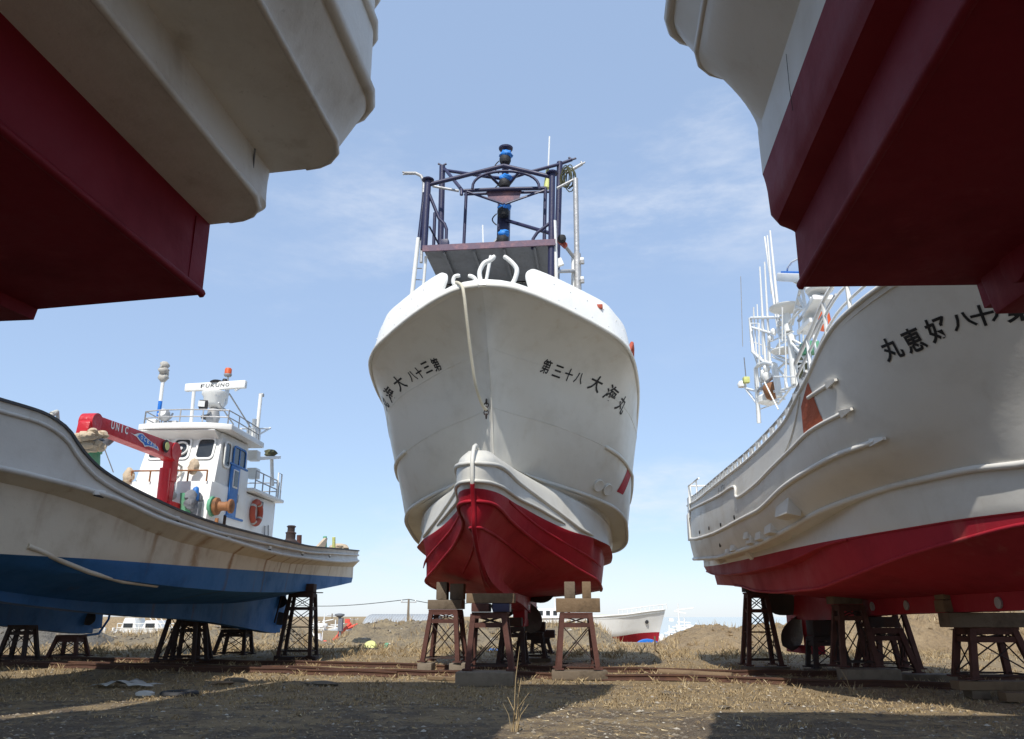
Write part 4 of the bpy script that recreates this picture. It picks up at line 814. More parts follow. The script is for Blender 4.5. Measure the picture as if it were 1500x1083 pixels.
    dr = MB().box((10.62, hb + .05, 4.55), (.58, .05, 1.35)).build('door', 'door', wh, bevel=.02)
    MB().box((10.62, hb + .085, 4.88), (.34, .03, .5)).build('door_window', 'wh2', dr, bevel=.02); MB().box((10.62, hb + .10, 4.88), (.26, .02, .42)).build('window_pane', 'glass', dr)
    MB().tube([(10.40, hb + .09, 4.5), (10.40, hb + .12, 4.45), (10.40, hb + .12, 4.3), (10.40, hb + .09, 4.25)], .012, 6).build('handle', 'steel', dr)
    MB().box((10.0, hb + .045, 4.55), (.6, .04, 1.35)).build('door_panel', 'wh2', wh, bevel=.015)
    MB().box((10.38, hb + .04, 5.26), (1.2, .06, .05)).build('door_track', 'door', wh); MB().box((10.38, hb + .04, 3.85), (1.2, .06, .05)).build('door_sill', 'door', wh)
    MB().box((11.76, -.05, 5.02), (.05, .32, .16)).build('vent_grille', 'steel', wh)
    MB().blob((11.9, .62, 5.0), (.11, .13, .22), 12, .25, 5).build('wrapped_lamp', 'cloth', wh, 50); MB().blob((11.95, -1.05, 4.75), (.12, .14, .24), 12, .25, 8).build('wrapped_lamp', 'cloth', wh, 50)
    # hand rail on the front ledge and the roof railing
    def rails(P, h, mids, r, name, mat='steel', posts=None):
        g = MB(); P = [Vector(p) for p in P]
        for k in range(mids + 1): g.tube([p + Vector((0, 0, h * (k + 1) / (mids + 1))) for p in P], r, 6)
        for p in P: g.tube([p, p + Vector((0, 0, h))], r, 6)
        g.build(name, mat, wh, 60)
    rails([(12.0, -.95 + i * .5, 4.6) for i in range(5)], .28, 0, .022, 'ledge_rail', 'brass')
    rails([(11.55, -1.05, 6.2), (11.68, -.6, 6.2), (11.72, 0, 6.2), (11.68, .6, 6.2), (11.55, 1.25, 6.2)], .38, 1, .018, 'roof_railing'); rails([(11.55, 1.25, 6.2), (10.9, 1.28, 6.2), (10.2, 1.28, 6.2), (9.4, 1.28, 6.2)], .38, 1, .018, 'roof_railing'); rails([(11.55, -1.05, 6.2), (10.6, -1.08, 6.2), (9.4, -1.08, 6.2)], .38, 1, .018, 'roof_railing')
    rails([(9.3, 1.28, 4.8), (8.7, 1.28, 4.8), (8.1, 1.28, 4.8), (7.5, 1.28, 4.8), (7.1, 1.2, 4.8), (7.1, 0, 4.8), (7.1, -1.2, 4.8)], .55, 1, .02, 'deck_railing')
    MB().tube([(7.5, 1.3, 4.8), (7.5, 1.3, 5.6), (7.2, 1.3, 5.6), (7.2, 1.3, 4.8)], .025, 6).build('hand_hoop', 'wh2', wh, 60)
    MB().tube([(8.0, 1.2, 3.9), (8.0, 1.24, 3.3), (8.25, 1.24, 3.2), (8.7, 1.24, 3.2)], .02, 6).build('side_pipe', 'steel', wh, 60); MB().tube([(7.7, 1.2, 3.95), (7.7, 1.24, 3.25), (8.2, 1.24, 3.12)], .02, 6).build('side_pipe', 'steel', wh, 60)
    MB().tube([(11.9, 1.2, 3.3), (10.5, 1.24, 3.15), (9.0, 1.24, 3.12), (8.0, 1.24, 3.12)], .018, 6).build('side_cable', 'gwrap', wh, 60)
    MB().box((8.55, 1.2, 4.5), (.45, .03, .14)).build('name_plate', 'grey', wh); MB().box((11.2, 1.25, 3.55), (.35, .12, .09)).build('step', 'dark', wh)
    # roof equipment
    S = lambda u, v, y=0.: FL.y(u, v, y)
    def pole(name, *a, r=.04, y=0., mat='wh2', par=wh): return MB().tube([S(u, v, y) for u, v in a], r, 8).build(name, mat, par, 60)
    rp = pole('radar_mast', (313, 628), (315, 596), y=0., r=.13, mat='steel')
    c = S(314, 583, 0.); MB().lathe([(.2, -.28), (.28, -.2), (.30, .0), (.36, .08), (.36, .16), (.2, .22)], c, 16).build('radar_gearbox', 'wh2', rp, 50)
    b0 = c + Vector((0, 0, .36)); a = R(8); d = Vector((math.sin(a), math.cos(a), 0)); e = d * .98
    sc = MB().bar(b0 - e, b0 + e, .14, .24).build('radar_scanner', 'wh2', rp, bevel=.04)
    N = Vector((math.cos(a), -math.sin(a), 0)); mb = MB(); 
    for i, ch in enumerate('FURUNO'):
        vs, fs, w_, h_ = glyph(ch, .01); cc = b0 + d * (-.38 + i * .16) + N * .075; mb.add([cc + d * (v.x / w_ * .12) + Vector((0, 0, v.y / h_ * .11)) for v in vs], fs)
    mb.build('scanner_lettering', 'black', sc, 0)
    MB().lathe([(.18, -.04), (.2, 0), (.14, .04)], b0 + Vector((-.05, 0, .14)), 14).build('scanner_cap', 'dark', rp, 50)
    MB().box(S(318, 598, .0), (.5, .34, .06)).build('radar_shelf', 'steel', rp); MB().lathe([(.16, -.2), (.2, -.05), (.15, .2)], S(312, 610, .1), 14).build('search_lamp', 'steel', rp, 50); MB().box(S(298, 593, .0), (.2, .24, .24), Matrix.Rotation(R(20), 3, 'Z')).build('flood_lamp', 'dark', rp, bevel=.03)
    MB().box(S(297.5, 593, .0) + Vector((.11, 0, 0)), (.02, .18, .17), Matrix.Rotation(R(20), 3, 'Z')).build('lamp_glass', 'lens', rp); MB().lathe([(.26, -.03), (.26, .03)], S(308, 612, .0), 14).build('lamp_shelf', 'dark', rp, 50)
    pole('mast_pole', (284, 574), (279, 630), r=.05); pole('mast_pole', (333, 570), (330, 590), (322, 600), r=.07); pole('mast_pole', (334, 578), (326, 582), (319, 577), r=.05)
    pole('stay_wire', (336, 577), (371, 633), r=.022, mat='steel', y=.4); pole('stay_wire', (320, 590), (342, 622), r=.02, mat='steel', y=.4)
    bm = pole('beacon_stem', (334, 570), (334, 552), r=.03); c = S(334, 547); MB().lathe([(.1, -.1), (.12, -.06), (.12, -.03)], c, 14).build('beacon_base', 'steel', bm, 50); MB().lathe([(.105, -.03), (.105, .12), (.08, .16)], c, 14).build('beacon_lamp', 'orange', bm, 50)
    MB().lathe([(.09, -.12), (.1, 0), (.06, .12)], S(329, 561), 12).build('horn_speaker', 'dark', bm, 50); MB().lathe([(.12, -.05), (.12, .04), (.05, .09)], S(352, 563), 12).build('deck_lamp', 'steel', bm, 50); pole('lamp_arm', (345, 572), (352, 568), r=.04)
    ap = pole('signal_pole', (232, 611), (235, 588), r=.055, y=-1.0, mat='blue2'); pole('signal_pole_top', (235, 588), (239, 556), r=.05, y=-1.0, mat='wh2', par=ap); p = S(240, 543, -1.0)
    for k in range(4): MB().blob(S(240 + (k % 2) * 1.5 - .7, 554 - k * 6, -1.0), (.12, .13, .13), 10, .3, k).build('wrapped_light', 'plastic', ap, 60)
    MB().box(S(224, 626, -1.25), (.3, .26, .42)).build('vent_post', 'wh2', wh, bevel=.03); MB().lathe([(.14, -.12), (.18, 0), (.12, .14)], S(240, 608, -.9), 12, Matrix.Rotation(R(70), 3, 'Y')).build('search_lamp', 'steel', wh, 50); pole('lamp_arm', (240, 620), (250, 612), (253, 606), r=.03, y=-.9, mat='steel'); MB().box(S(254, 623, -.7), (.2, .24, .22)).build('roof_box', 'steel', wh, bevel=.02)
    mp = pole('mast_pole', (382, 578), (375, 648), r=.06, y=1.0); MB().box(S(383, 579, 1.0), (.12, .14, .1)).build('deck_lamp', 'steel', mp, bevel=.02); pole('mast_pole', (373, 614), (371, 648), r=.07, y=1.0); pole('yard', (353, 628), (396, 628), r=.025, y=1.0); pole('yard', (396, 627), (374, 640), r=.03, y=1.0); MB().box(S(358, 640, 1.1), (.8, .15, .2)).build('raft_box', 'dark', wh, bevel=.03); MB().box(S(371, 640, .9), (.3, .35, .5)).build('mast_base', 'wh2', wh, bevel=.03)
    # aft gantry
    MB().bar(S(374, 672, 1.0), S(405, 670, 1.0), .3, .1).build('gantry_beam', 'wh2', wh, bevel=.02); pole('gantry_post', (398, 673), (399, 712), r=.06, y=1.0); MB().blob(S(396, 664, 1.0), (.18, .2, .12), 10, .3, 3).build('gantry_lamp', 'gwrap', wh, 50); MB().box(S(372, 668, 1.0), (.3, .3, .3)).build('side_locker', 'wh2', wh, bevel=.03); MB().box(S(371, 694, 1.0), (.35, .3, .3)).build('side_locker', 'wh2', wh, bevel=.03)
    # ---------------- deck crane
    cr = empty('deck_crane', (0, 0, 0)); cr.parent = root
    bx = 11.9
    base = MB().box(S(241, 742, .35), (.7, .6, .2)).build('crane_base', 'crane', cr, bevel=.03)
    # column: pair of cheeks rising, leaning back
    a, b = Vector((12.75, .1, 3.8)), Vector((12.55, .1, 5.2))
    colm = MB(); colm.bar(S(241, 748, .30), S(249, 690, .30), .22, .26); colm.build('crane_column', 'crane', cr, bevel=.03)
    cyl = MB().tube([S(236, 740, .48), S(242, 686, .48)], .12, 12).build('lift_cylinder', 'crane', cr, 60)
    el = MB(); el.bar(S(247, 706, .33), S(252, 662, .33), .26, .34); el.build('crane_arm', 'crane', cr, bevel=.05)
    A, B = S(249, 661, .35), S(137, 621, .35); d = (B - A).normalized(); n = d.cross(Vector((0, 1, 0))).normalized(); n = n if n.z > 0 else -n
    bo = MB(); hw, hh = .15, .30
    bo.hexa([A - n * .23 + Vector((0, s, 0)) for s in (-hw, hw)] + [A + d * .0 + n * .19 + Vector((0, s, 0)) for s in (hw, -hw)] + [B - n * .15 + Vector((0, s, 0)) for s in (-hw, hw)] + [B + n * .16 + Vector((0, s, 0)) for s in (hw, -hw)])
    bm_ = bo.build('crane_boom', 'crane', cr, bevel=.04)
    MB().lathe([(.23, -.17), (.23, .17)], A + n * -.02, 18, Matrix.Rotation(R(90), 3, 'X')).build('boom_knuckle', 'crane', bm_, 40)
    MB().lathe([(.2, -.15), (.2, .15)], B + d * .1, 18, Matrix.Rotation(R(90), 3, 'X')).build('boom_head', 'crane', bm_, 40)
    MB().hexa([B + d * .02 - n * .18 + Vector((0, s, 0)) for s in (-.15, .15)] + [B + d * .02 + n * .2 + Vector((0, s, 0)) for s in (.15, -.15)] + [B + d * .38 - n * .3 + Vector((0, s, 0)) for s in (-.13, .13)] + [B + d * .34 - n * .02 + Vector((0, s, 0)) for s in (.13, -.13)]).build('boom_head', 'crane', bm_, bevel=.04)
    # markings on the port face of the boom: white letters, then a blue and white emblem
    pt = lambda s, h: A + (B - A) * s + n * h + Vector((0, .156, 0)); Ln = (B - A).length
    mb = MB()
    for i, ch in enumerate('UNIC'):
        vs, fs, w_, h_ = glyph(ch, .03); s0 = .865 - i * .055; ww = .13 if ch != 'I' else .045
        mb.add([pt(s0 - (v.x / w_ * ww) / Ln, .06 + v.y / h_ * .17) for v in vs], fs)
    mb.build('boom_lettering', 'wh2', bm_, 0)
    def poly(P, mat, lift): mb = MB(); q = [pt(s, h) + Vector((0, lift, 0)) for s, h in P]; mb.add(q, [tuple(range(len(q)))]); return mb.build('boom_emblem', mat, bm_, 0)
    poly([(.66, .04), (.6, .03), (.545, .10), (.5, .12), (.44, .06), (.36, .0), (.27, -.06), (.25, -.14), (.33, -.12), (.4, -.12), (.45, -.16), (.48, -.1), (.53, -.06), (.57, -.0)], 'lens', .001)
    poly([(.56, .02), (.535, .08), (.5, .10), (.45, .05), (.38, .0), (.29, -.06), (.27, -.11), (.36, -.09), (.42, -.11), (.45, -.13), (.47, -.08), (.52, -.04)], 'blue2', .004)
    mb = MB()
    for i, ch in enumerate('OCEAN'):
        vs, fs, w_, h_ = glyph(ch, .02); s0 = .505 - i * .045; mb.add([pt(s0 - (v.x / w_ * .09) / Ln, .02 - i * .018 + v.y / h_ * .09) + Vector((0, .008, 0)) for v in vs], fs)
    mb.build('boom_lettering', 'wh2', bm_, 0)
    MB().lathe([(.13, 0), (.16, .03), (.12, .05)], pt(.17, .02), 18, Matrix.Rotation(R(-90), 3, 'X')).build('boom_pulley', 'dark', bm_, 50); MB().lathe([(.10, .04), (.10, .06)], pt(.17, .02), 18, Matrix.Rotation(R(-90), 3, 'X')).build('pulley_cover', 'yellow', bm_, 50)
    MB().box(S(259, 664, .4), (.12, .2, .18)).build('red_lamp', 'crane', bm_, bevel=.03)
    hk = MB().lathe([(.04, -.2), (.12, -.1), (.14, .08), (.08, .14)], S(159, 640), 12).build('hook_block', 'grey', cr, 50); MB().tube([S(148, 640), S(152, 655), S(166, 692)], .012, 5).build('hook_wire', 'steel', hk, 60)
    q = [S(260, 680, .2), S(266, 684, .25), S(265, 694, .25), S(258, 702, .2), S(247, 706, .2), S(238, 713, .2)]; MB().tube(q, .035, 6).build('hydraulic_hose', 'plastic', cr, 60)
    for k in range(5): MB().blob(S(250 - (k % 2) * 5, 706 + k * 5, .25), (.12, .12, .13), 9, .35, k + 20).build('hose_wrap', 'plastic', cr, 60)
    # boom rest: green post with a bundle of cloth
    gp = MB().tube([S(137, 662, .4), S(136, 700, .4)], .13, 12).build('boom_rest', 'green', root, 60); MB().lathe([(.17, -.03), (.17, .03)], S(137, 662, .4), 14).build('rest_flange', 'green', gp)
    rg = random.Random(3)
    mb = MB()
    for k in range(14): mb.blob(S(134 + rg.uniform(-14, 14), 637 + rg.uniform(-4, 5), .5) + Vector((0, rg.uniform(-.15, .15), 0)), (.12, .12, .09), 9, .35, k)
    mb.build('wrapping_cloth', 'cloth', gp, 50); mb = MB()
    for k in range(9): mb.blob(S(130 + rg.uniform(-10, 8), 653 + rg.uniform(-5, 4), .5) + Vector((0, rg.uniform(-.15, .15), 0)), (.11, .12, .10), 9, .35, k + 30)
    mb.build('wrapping_cloth', 'cloth', gp, 50); MB().blob(S(134, 645, .5), (.2, .22, .09), 10, .3, 9).build('wrapping_cloth', 'grey', gp, 50)
    pole('foremast_wrap', (75, 606), (84, 603), r=.04, mat='plastic', par=root); pole('foremast_wrap', (84, 603), (85, 617), r=.035, mat='plastic', par=root); pole('foremast_wrap', (73, 610), (82, 604), r=.05, mat='plastic', par=root)
    # green posts and winch gear in front of the house
    po = MB().tube([S(273, 722, .75), S(271, 760, .75)], .14, 12).build('mooring_post', 'green', root, 60)
    wb = MB().box((12.2, .95, 3.7), (.22, .24, .7)).build('winch_stand', 'grey', root, bevel=.05)
    mb = MB()
    for k in range(7): mb.blob(S(284 + rg.uniform(-6, 5), 732 + rg.uniform(-12, 12), .9), (.13, .13, .17), 9, .35, k + 50)
    mb.build('winch_wrap', 'grey', wb, 50); MB().blob(S(287, 724, .95), (.12, .1, .2), 9, .3, 2).build('winch_wrap', 'door', wb, 50); MB().tube([S(293, 735, 1.0), S(291, 760, 1.0)], .06, 8).build('winch_leg', 'steel', wb, 60)
    c = S(314, 742, 1.25); Q = Matrix.Rotation(R(-90), 3, 'X')
    dw = MB().lathe([(.25, 0), (.26, .04), (.25, .08), (.2, .09)], c + Vector((0, -.1, 0)), 22, Q).build('winch_drum', 'green', root, 50)
    MB().lathe([(.2, 0), (.23, .04), (.22, .10), (.13, .13), (.11, .24), (.13, .36), (.18, .40), (.18, .46), (.14, .48)], c + Vector((0, 0, 0)), 22, Q).build('drum_head', 'brass', dw, 40)
    MB().tube([c + Vector((0, .1, -.3)), c + Vector((0, .1, -.8))], .05, 8).build('drum_stand', 'brass', dw, 60); MB().tube([c + Vector((-.25, .2, -.2)), c + Vector((-.25, .2, -.7))], .04, 8).build('drum_stand', 'rustd', dw, 60)
    MB().blob(S(213, 725, -1.0), (.12, .14, .12), 9, .3, 4).build('deck_lamp', 'dark', root, 50)
    # stern fittings
    c = S(425, 795, .5); MB().lathe([(.34, -.2), (.3, .0), (.17, .12), (.17, .3), (.2, .34), (.13, .38), (.13, .52), (.17, .56), (.12, .6)], c, 18).build('capstan', 'rustd', root, 45)
    MB().tube([S(438, 800, .5), S(438.5, 784, .5)], .09, 10).build('mooring_post', 'rust', root, 60); MB().tube([S(476, 805, .5), S(476, 786, .5)], .08, 10).build('mooring_post', 'green', root, 60); MB().tube([S(489, 803, .5), S(489, 787, .5)], .07, 10).build('mooring_post', 'yellow', root, 60)
    MB().blob(S(496, 803, .5), (.34, .42, .2), 14, .2, 6).build('stern_bundle', 'cloth', root, 50); MB().hexa([S(464, 803, .6), S(476, 803, .6), S(480, 789, .6), S(478, 788, .6)] + [p + Vector((0, -.1, 0)) for p in (S(464, 803, .6), S(476, 803, .6), S(480, 789, .6), S(478, 788, .6))]).build('stern_board', 'cloth', root, 0)
    # name/zinc ladder under the quarter
    for (a, b) in (((414, 868), (402, 912)), ((425, 868), (413, 912))): MB().tube([S(*a, .3), S(*b, .3)], .03, 6).build('rudder_guard', 'rustd', root, 60)
    lb = empty('life_ring', FL.m @ Vector((8.92, hb + .06, 4.18)), FL.rz, 'faded orange life ring hanging on the side of the white wheelhouse', 'life ring')
    n = 28; MB().tube([(.0 + .31 * math.cos(2 * PI * i / n), .04, .31 * math.sin(2 * PI * i / n)) for i in range(n)], .085, 10, closed=True).build('ring', 'orr', lb, 60)
    for k in range(4):
        a0 = k * PI / 2 + .4; MB().tube([(.31 * math.cos(a0 + j * .1), .04, .31 * math.sin(a0 + j * .1)) for j in range(3)], .09, 10).build('band', 'plastic', lb, 60)
    return root
LBOAT = left_boat()
# the next boat along, its stern just showing under the left boat
NB = empty('fishing_boat', (-17.6, 29.3, 0), FL.rz, 'next boat farther left, only its dark blue skeg and rudder showing under the cream hull', 'boat', 'boats laid up on trestles')
left_hull(NB); stern_gear_left(NB)
MB().tube([(1.6, .1, 2.2), (1.7, .1, 1.2), (2.2, .1, .72), (3.5, .1, .66)], .04, 6).build('rudder_guard', 'blue', NB, 60)
# ================================================================ the two sterns overhead
def near_boat(fr, prof, label, mats, length=17):
    """prof: list of (b at stern, z, corner radius, nsub, mat) from the bulwark down to the keel"""
    root = empty('fishing_boat', fr.loc, fr.rz, label, 'boat', 'boats laid up on trestles')
    spec = []
    for (b, z, r, ns, mt, rs) in prof:
        if b > .3:
            pts = [(0, max(b - r, .02), z)] + ([(r * .05, b - r * .69, z), (r * .2, b - r * .4, z), (r * .5, b - r * .14, z), (r, b, z)] if r > 0 else [(.5, b, z)])
            pts += [(8, b * 1.0, z - .0 + rs * .3), (12, b * .92, z + rs * .7), (15, b * .6, z + rs), (length, 0, z + rs * 1.2)]
        else: pts = [(0, b, z), (5, b, z - .25), (14, b, z - .3), (length - .5, 0, z + rs)]
        spec.append((Line(pts), ns, mt, 0))
    # stations crowd towards the stern here: reverse the power by mapping
    hu = hull_mesh_stern(spec, 70).build('hull', mats, root, smooth=32, weld=True, bevel=0)
    return root, hu
def hull_mesh_stern(spec, N):
    mb = MB(); L = [q[0] for q in spec]; xs = [(i / N) ** 2.6 for i in range(N + 1)]
    for side in (1, -1):
        rows = []; mats = []
        for k, l in enumerate(L):
            row = [l.at(l.t0 + (l.t1 - l.t0) * x) for x in xs]
            if k:
                ns = spec[k - 1][1]; pr = rows[-1]
                for j in range(1, ns): rows.append([tuple(Vector(a).lerp(Vector(b), j / ns)) for a, b in zip(base, row)]); mats.append(spec[k - 1][2])
                mats.append(spec[k - 1][2])
            rows.append(row); base = row
        n = N + 1; o = len(mb.v)
        for r in rows: mb.v += [(p[0], side * p[1], p[2]) for p in r]
        for k in range(len(rows) - 1):
            for i in range(N): mb.f.append((o + k * n + i, o + k * n + i + 1, o + (k + 1) * n + i + 1, o + (k + 1) * n + i)); mb.m.append(mats[k])
        R0 = rows
    o = len(mb.v)
    for r in R0: mb.v += [(r[0][0], r[0][1], r[0][2]), (r[0][0], -r[0][1], r[0][2])]
    for k in range(len(R0) - 1): mb.f.append((o + 2 * k, o + 2 * k + 1, o + 2 * k + 3, o + 2 * k + 2)); mb.m.append(mats[k])
    o = len(mb.v)
    for p in R0[0]: mb.v += [(p[0], max(p[1] - .02, 0), p[2] - .02), (p[0], -max(p[1] - .02, 0), p[2] - .02)]
    for i in range(N): mb.f.append((o + 2 * i, o + 2 * i + 1, o + 2 * i + 3, o + 2 * i + 2)); mb.m.append(0)
    return mb
FNL = Frame(-5.1, 6.0, 0)
NL, NLH = near_boat(FNL, [(3.24, 7.1, .42, 2, 0, .5), (3.25, 5.62, .42, 3, 0, .4), (3.0, 5.26, .38, 2, 0, .4), (2.98, 5.16, .40, 3, 0, .4), (2.26, 5.14, .06, 3, 0, .4), (2.32, 4.74, .22, 1, 0, .4), (2.30, 4.66, .40, 3, 0, .4), (1.73, 4.65, 0, 4, 1, .4), (1.74, 3.97, 0, 4, 1, .3), (.22, 3.90, 0, 2, 1, .2), (.2, 3.80, 0, 1, 1, .2), (0, 3.80, 0, 0, 1, .2)],
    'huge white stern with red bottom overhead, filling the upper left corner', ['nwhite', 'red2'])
def nl_rail(b, z, r, t0=0, name='rub_rail', rc=.5, mat='nwhite', parent=NL):
    for s in (1, -1):
        p = [(0, s * (b - rc), z), (rc * .05, s * (b - rc * .69), z), (rc * .2, s * (b - rc * .4), z), (rc * .5, s * (b - rc * .14), z), (rc, s * b, z), (4, s * b, z + .02), (8, s * b, z + .1)] if t0 == 0 else [(t0, s * b, z), (4, s * b, z + .02), (8, s * b, z + .1)]
        MB().tube(p, r, 8).build(name, mat, parent, 60)
nl_rail(3.25, 5.64, .06, rc=.42); nl_rail(3.25, 6.12, .04, 1.2, rc=.42); nl_rail(3.25, 6.36, .05, 0, rc=.42); nl_rail(3.25, 6.8, .05, 0, rc=.42)
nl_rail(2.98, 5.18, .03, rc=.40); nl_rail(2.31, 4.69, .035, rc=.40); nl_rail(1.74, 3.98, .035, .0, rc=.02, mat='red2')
for s in (1, -1): MB().box((.42, s * 2.285, 4.95), (.012, .012, .34)).build('plate_seam', 'grey', NL); MB().box((.25, s * 1.737, 4.3), (.012, .012, .60)).build('plate_seam', 'red2', NL)
# unseen upper works, added above the stern to cast the long yard shadow
MB().box((4.2, .1, 8.9), (5.0, 5.2, 3.9)).build('deckhouse', 'wh2', NL, bevel=.05)
MB().hexa([(.3, -2.8, 10.85), (6.3, -2.8, 10.85), (6.3, 2.2, 10.85), (.3, 4.2, 10.85), (.3, -2.8, 14.0), (6.3, -2.8, 14.0), (6.3, 2.2, 14.0), (.3, 4.2, 14.0)]).build('shadow_block', 'wh2', NL, bevel=.03)
for s in (1, -1): MB().box((.6, s * 2.7, 9.0), (.3, .3, 3.9)).build('added_post', 'wh2', NL, bevel=.03)
NL2 = copy_tree(NL); NL2.location = (-12.2, 6.2, 0); NL2['label'] = 'unseen white stern added beyond the left edge to shade the yard'  # copied stern outside the view, added to carry the shade further left
FNR = Frame(2.95, 5.5, 0)
NR, NRH = near_boat(FNR, [(2.24, 7.0, .25, 2, 0, .5), (2.25, 5.80, .35, 2, 0, .4), (2.06, 5.52, .3, 1, 0, .4), (2.07, 5.44, .35, 2, 0, .4), (2.02, 5.36, .5, 3, 0, .4), (1.60, 4.93, .0, 3, 0, .4), (1.60, 4.55, 0, 2, 1, .4), (1.60, 4.16, .12, 2, 1, .4), (1.56, 4.08, .15, 2, 1, .4), (1.41, 4.04, 0, 4, 1, .3), (1.42, 3.60, 0, 4, 1, .3), (.2, 3.56, 0, 2, 1, .2), (.18, 3.38, 0, 1, 1, .2), (0, 3.38, 0, 0, 1, .2)],
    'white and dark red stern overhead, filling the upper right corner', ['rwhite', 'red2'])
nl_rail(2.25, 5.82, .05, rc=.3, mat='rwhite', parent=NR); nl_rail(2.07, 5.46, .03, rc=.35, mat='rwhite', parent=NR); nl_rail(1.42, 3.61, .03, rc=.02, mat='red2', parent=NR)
for s in (1, -1): MB().tube([(1.0, s * 1.61, 4.85), (.98, s * 1.61, 4.6), (.99, s * 1.61, 4.42)], .002, 5).build('hanging_wire', 'dark', NR, 60)
MB().box((2.6, -.05, 7.8), (5.0, 4.2, 1.8)).build('deckhouse', 'wh2', NR, bevel=.05)  # unseen deckhouse, added to lengthen this stern's shadow on the ground
# skeg end with the shaft boss, near the middle of the stern
MB().hexa([(.15, -.2, 3.27), (3, -.18, 3.22), (3, .18, 3.22), (.15, .2, 3.27), (.1, -.24, 3.62), (3, -.24, 3.62), (3, .24, 3.62), (.1, .24, 3.62)]).build('skeg', 'red2', NR, bevel=.03)
mb = MB(); mb.lathe([(.11, -.04), (.17, -.03), (.17, .03), (.11, .04)], (.6, -.22, 3.50), 22, Matrix.Rotation(R(90), 3, 'X')); mb.build('skeg_ring', 'red2', NR, 50)
# ================================================================ trestles and their blocks
def trestle(x, y, zt, wt, wb, label, rz=0, levels=1, mat='rust', z0=.22, dt=None, db=None, grp='steel boat trestles'):
    dt = dt or wt * .7; db = db or wb * .8
    root = empty('boat_trestle', (x, y, 0), R(rz), label, 'trestle', grp)
    cor = [(-1, -1), (1, -1), (1, 1), (-1, 1)]
    jr = random.Random(int(x * 37 + y * 91)); jit = {c: (jr.uniform(-.035, .035), jr.uniform(-.03, .03)) for c in cor}; sk = jr.uniform(-.03, .03)
    P = lambda c, s: Vector((jit[c][0] * (1 - s) + sk * s, jit[c][1] * (1 - s), 0)) + Vector((c[0] * (wb + (wt - wb) * s) / 2, c[1] * (db + (dt - db) * s) / 2, z0 + (zt - z0) * s))
    for c in cor: MB().bar(P(c, 0), P(c, 1), .105, .095, (0, 1, 0)).build('leg', mat, root)
    hs = [1.0, .985] if levels == 1 else []
    lv = {1: [.30, .93], 2: [.06, .62, .95], 3: [.08, .46, .76, .97]}[levels] if levels != 1 else [.08, .80, .965]
    mb = MB(); rd = MB()
    for s in lv:
        for i in range(4):
            thick = .09 if s > .5 else .03
            (mb if s > .4 else rd).bar(P(cor[i], s), P(cor[(i + 1) % 4], s), thick * (.9 if s > .9 else .6), thick)
    for a, b in zip(lv[:-1], lv[1:]):
        for i in range(4):
            q = jr.random()
            if q < .85: rd.tube([P(cor[i], a), P(cor[(i + 1) % 4], b)], .013, 5)
            if q > .15: rd.tube([P(cor[(i + 1) % 4], a), P(cor[i], b)], .013, 5)
    mb.build('cross_bar', mat, root); rd.build('brace_rod', 'rustd', root)
    for c in cor: MB().box(P(c, 0) + Vector((0, 0, .015)), (.2, .2, .03)).build('foot_plate', mat, root)
    MB().box((0, 0, zt + .02), (wt + .1, dt + .1, .04)).build('top_plate', mat, root)
    return root
def block(name, c, d, label, cat, mat, rz=0, grp=None, bev=.015):
    o = MB().box((0, 0, d[2] / 2), d).build(name, mat, None, 35, bevel=bev); o.location = c; o.rotation_euler = (0, 0, R(rz)); tag(o, label, cat, grp); return o
TB = 'timber blocks and sleepers under the boats'
# centre boat
trestle(-2.24, 16.75, 1.34, .62, .86, 'nearest rust-red trestle of the centre boat, standing on a big concrete block', z0=.28)
block('concrete_block', (-2.28, 16.45, 0), (1.14, .7, .27), 'big chipped concrete block under the nearest trestle of the centre boat', 'block', 'conc', 0, None, .04)
block('timber_beam', (-2.22, 16.6, 1.555), (.98, .34, .19), 'pale squared timber on the nearest trestle, under the bow keel', 'timber', 'timber', 0, TB)
block('packing_block', (-2.42, 16.62, 1.385), (.36, .4, .165), 'dull red packing block beneath the pale beam of the nearest trestle', 'block', 'rust', 0, TB)
block('packing_block', (-2.0, 16.64, 1.385), (.34, .4, .165), 'dark blue packing block beneath the pale beam of the nearest trestle', 'block', 'navy', 0, TB)
trestle(-3.78, 19.9, 1.42, .62, .86, 'dark rusty trestle under the left bilge of the centre boat', rz=-6, z0=.26)
block('concrete_block', (-4.18, 19.7, 0), (.34, .5, .24), 'small concrete block under the left leg of the left trestle', 'block', 'conc', 0, 'small foot blocks')
block('concrete_block', (-3.4, 19.7, 0), (.38, .5, .24), 'small concrete block under the right leg of the left trestle', 'block', 'conc', 0, 'small foot blocks')
block('timber_beam', (-3.76, 19.85, 1.465), (.86, .36, .22), 'dark squared timber across the left trestle of the centre boat', 'timber', 'timberd', -4, TB)
block('packing_block', (-3.88, 19.95, 1.69), (.26, .34, .42), 'dark upright block between the left trestle beam and the red hull, left of two', 'block', 'timberd', 0, TB)
block('packing_block', (-3.5, 19.95, 1.69), (.34, .34, .38), 'brown upright block between the left trestle beam and the red hull, right of two', 'block', 'timberd', 0, TB)
trestle(-.55, 18.5, 1.34, .62, .82, 'rusty trestle under the right bilge of the centre boat', rz=4, z0=.2)
block('timber_beam', (-.5, 18.45, 1.385), (.98, .36, .3), 'thick light brown timber across the right trestle of the centre boat', 'timber', 'timber', 2, TB)
block('packing_block', (-.68, 18.6, 1.69), (.24, .3, .36), 'dark upright block on the thick light brown beam, left of two', 'block', 'timberd', 0, TB)
block('packing_block', (-.3, 18.6, 1.69), (.2, .3, .36), 'light brown upright block on the thick light brown beam, right of two', 'block', 'timber', 0, TB)
block('timber_beam', (-.5, 18.3, 0), (1.2, .5, .18), 'flat sleeper under the right trestle of the centre boat', 'timber', 'timberd', 3, TB)
